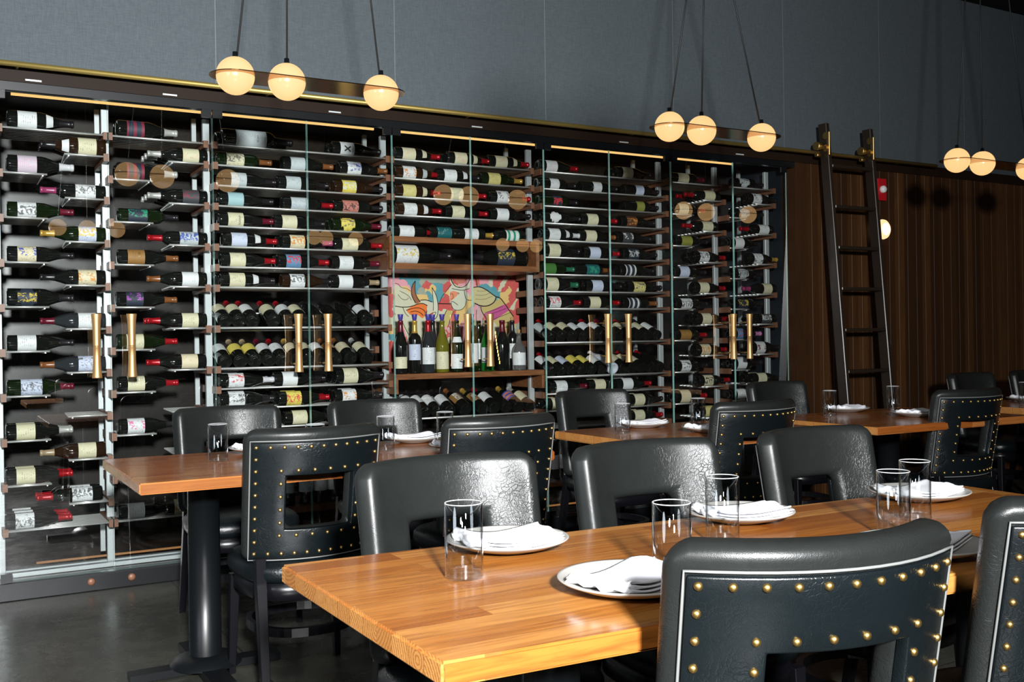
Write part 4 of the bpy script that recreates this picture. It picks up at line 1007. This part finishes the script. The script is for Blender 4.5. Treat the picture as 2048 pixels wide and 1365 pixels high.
# ------------------------------------------------------------------ tableware
me_pl = lathe([(0, .004), (.055, .004), (.062, .0), (.066, .003), (.100, .011), (.128, .022), (.1325, .0255), (.1315, .0275), (.127, .0262), (.098, .0165), (.06, .0095), (0, .0085)], 64); me_pl.materials.append(M['plate'])
def napkin_mesh(seed):
    rn = random.Random(seed); bm = bmesh.new()
    L, Wd, NX, NY = .205, .125, 22, 12
    def zpl(x, y):   # plate surface
        r = math.hypot(x, y); return .0095 if r < .06 else (.0095+(r-.06)*.17 if r < .13 else .0275-max(0, r-.14)*.08)
    lay = 5; ph = [rn.uniform(0, 6.28) for _ in range(8)]; grid = []
    # ribbon folded back and forth; folds lie at the left end
    path = []
    for k in range(lay):
        xs = [(-L/2+.004*rn.random()+.002*k)+(L-.003*k)*i/NX for i in range(NX+1)]
        if k % 2: xs = xs[::-1]
        for x in xs: path.append((x, .0018+k*.0036))
        if k < lay-1:
            xe = path[-1][0]; s = 1 if k % 2 == 0 else -1
            path.append((xe+s*.0035, .0018+k*.0036+.0018))
    for (x, h) in path:
        row = []
        for j in range(NY+1):
            t_ = j/NY-.5; lift = .0035*math.sin(9*t_+ph[int(h*277) % 8])*(.3+.7*abs(x/L)*2)*(h/.016)
            sag = math.exp(-((x+L*.5)/.03)**2)*.004*(1+math.sin(20*t_+ph[2]))
            w = Wd*(1-.05*h/.016*rn.random()*0)
            y = t_*w+.010*(x/L)*(1 if seed % 2 else -1)+.0018*math.sin(30*x+ph[1])
            row.append(bm.verts.new((x+.004*math.sin(11*t_+ph[0]), y, zpl(x, y)+h*(1+.12*math.sin(7*t_+ph[3]))+max(0, lift)+sag)))
        grid.append(row)
    for A, B in zip(grid, grid[1:]):
        for j in range(NY): bm.faces.new((A[j], A[j+1], B[j+1], B[j])).smooth = True
    me = bm_mesh(bm); me.materials.append(M['napkin']); return me
NAP = [napkin_mesh(s) for s in (1, 2, 4)]
me_tw = lathe([(.0345, .010), (.0345, .1405), (.0355, .1415), (.0365, .1405), (.0365, .004)], 48); me_tw.materials.append(M['tumbler'])
me_tb = lathe([(0, 0), (.034, 0), (.0364, .003), (.0364, .012), (.0345, .014), (.020, .0125), (0, .012)], 48); me_tb.materials.append(M['tumbler_base'])
me_rim = tube([(.0355*math.cos(2*PI*k/48), .0355*math.sin(2*PI*k/48), .1412) for k in range(48)], .0010, 6, True); me_rim.materials.append(M['rim_glint'])
def plate(x, y, rz, i, where):
    link('dinner_plate', me_pl, None, None, (x, y, .7605), label='grey stoneware plate, '+where, category='plate', group='plates laid on the tables')
    n_ = link('napkin', NAP[i % 3], None, None, (x, y, .7608), label='folded white napkin on plate, '+where, category='napkin', group='folded white napkins')
    n_.rotation_euler.z = rz; s_ = n_.modifiers.new('thickness', 'SOLIDIFY'); s_.thickness = .0033
def tumbler(x, y, where):
    g = link('water_glass', me_tw, None, None, (x, y, .7602), label='empty straight water glass, '+where, category='glass', group='empty water glasses')
    link('thick_base', me_tb, None, g); link('rim_glint', me_rim, None, g)
plate(1.055, 1.875, R(-8), 0, 'far left place of the front table')
plate(1.065, 1.445, R(22), 1, 'near left place of the front table')
plate(1.690, 1.850, R(-14), 2, 'far middle place of the front table')
plate(2.300, 1.815, R(-5), 0, 'far right place of the front table')
plate(1.735, 1.365, R(18), 1, 'near side of the front table behind the big chair back')
plate(1.150, 4.08, R(4), 2, 'left end of the second row, beyond the nailhead chair')
plate(1.830, 4.08, R(8), 1, 'second row, before the second wall side chair')
plate(1.860, 3.68, R(-4), 0, 'second row, just peeping out left of a nailhead chair')
plate(3.050, 4.03, R(5), 2, 'small middle table, wall side')
plate(3.150, 3.64, R(10), 1, 'small middle table, near side')
plate(4.575, 4.10, R(5), 0, 'ladder table, wall side')
plate(4.600, 3.64, R(14), 2, 'ladder table, near side')
plate(6.12, 3.98, R(4), 1, 'table at the far right edge')
tumbler(.862, 1.700, 'standing alone at the left of the front table')
tumbler(1.185, 1.480, 'half hidden by the big front chair back')
tumbler(1.495, 1.690, 'before the far middle plate of the front table')
tumbler(1.860, 1.535, 'left of the overlapping pair on the front table')
tumbler(2.050, 1.628, 'right of the overlapping pair on the front table')
tumbler(.930, 3.90, 'left end of the second row')
tumbler(1.595, 3.84, 'second row, left of the second wall side plate')
tumbler(1.228, 3.64, 'behind the top edge of the left nailhead chair')
tumbler(1.895, 3.90, 'behind the top edge of the second nailhead chair')
tumbler(2.784, 3.83, 'small middle table, wall side')
tumbler(3.300, 3.90, 'small middle table, beside the nailhead chair')
tumbler(4.270, 3.94, 'ladder table, before the wall side plate')
tumbler(4.88, 4.02, 'ladder table, right one before the planks')
tumbler(5.78, 3.78, 'table at the far right edge')
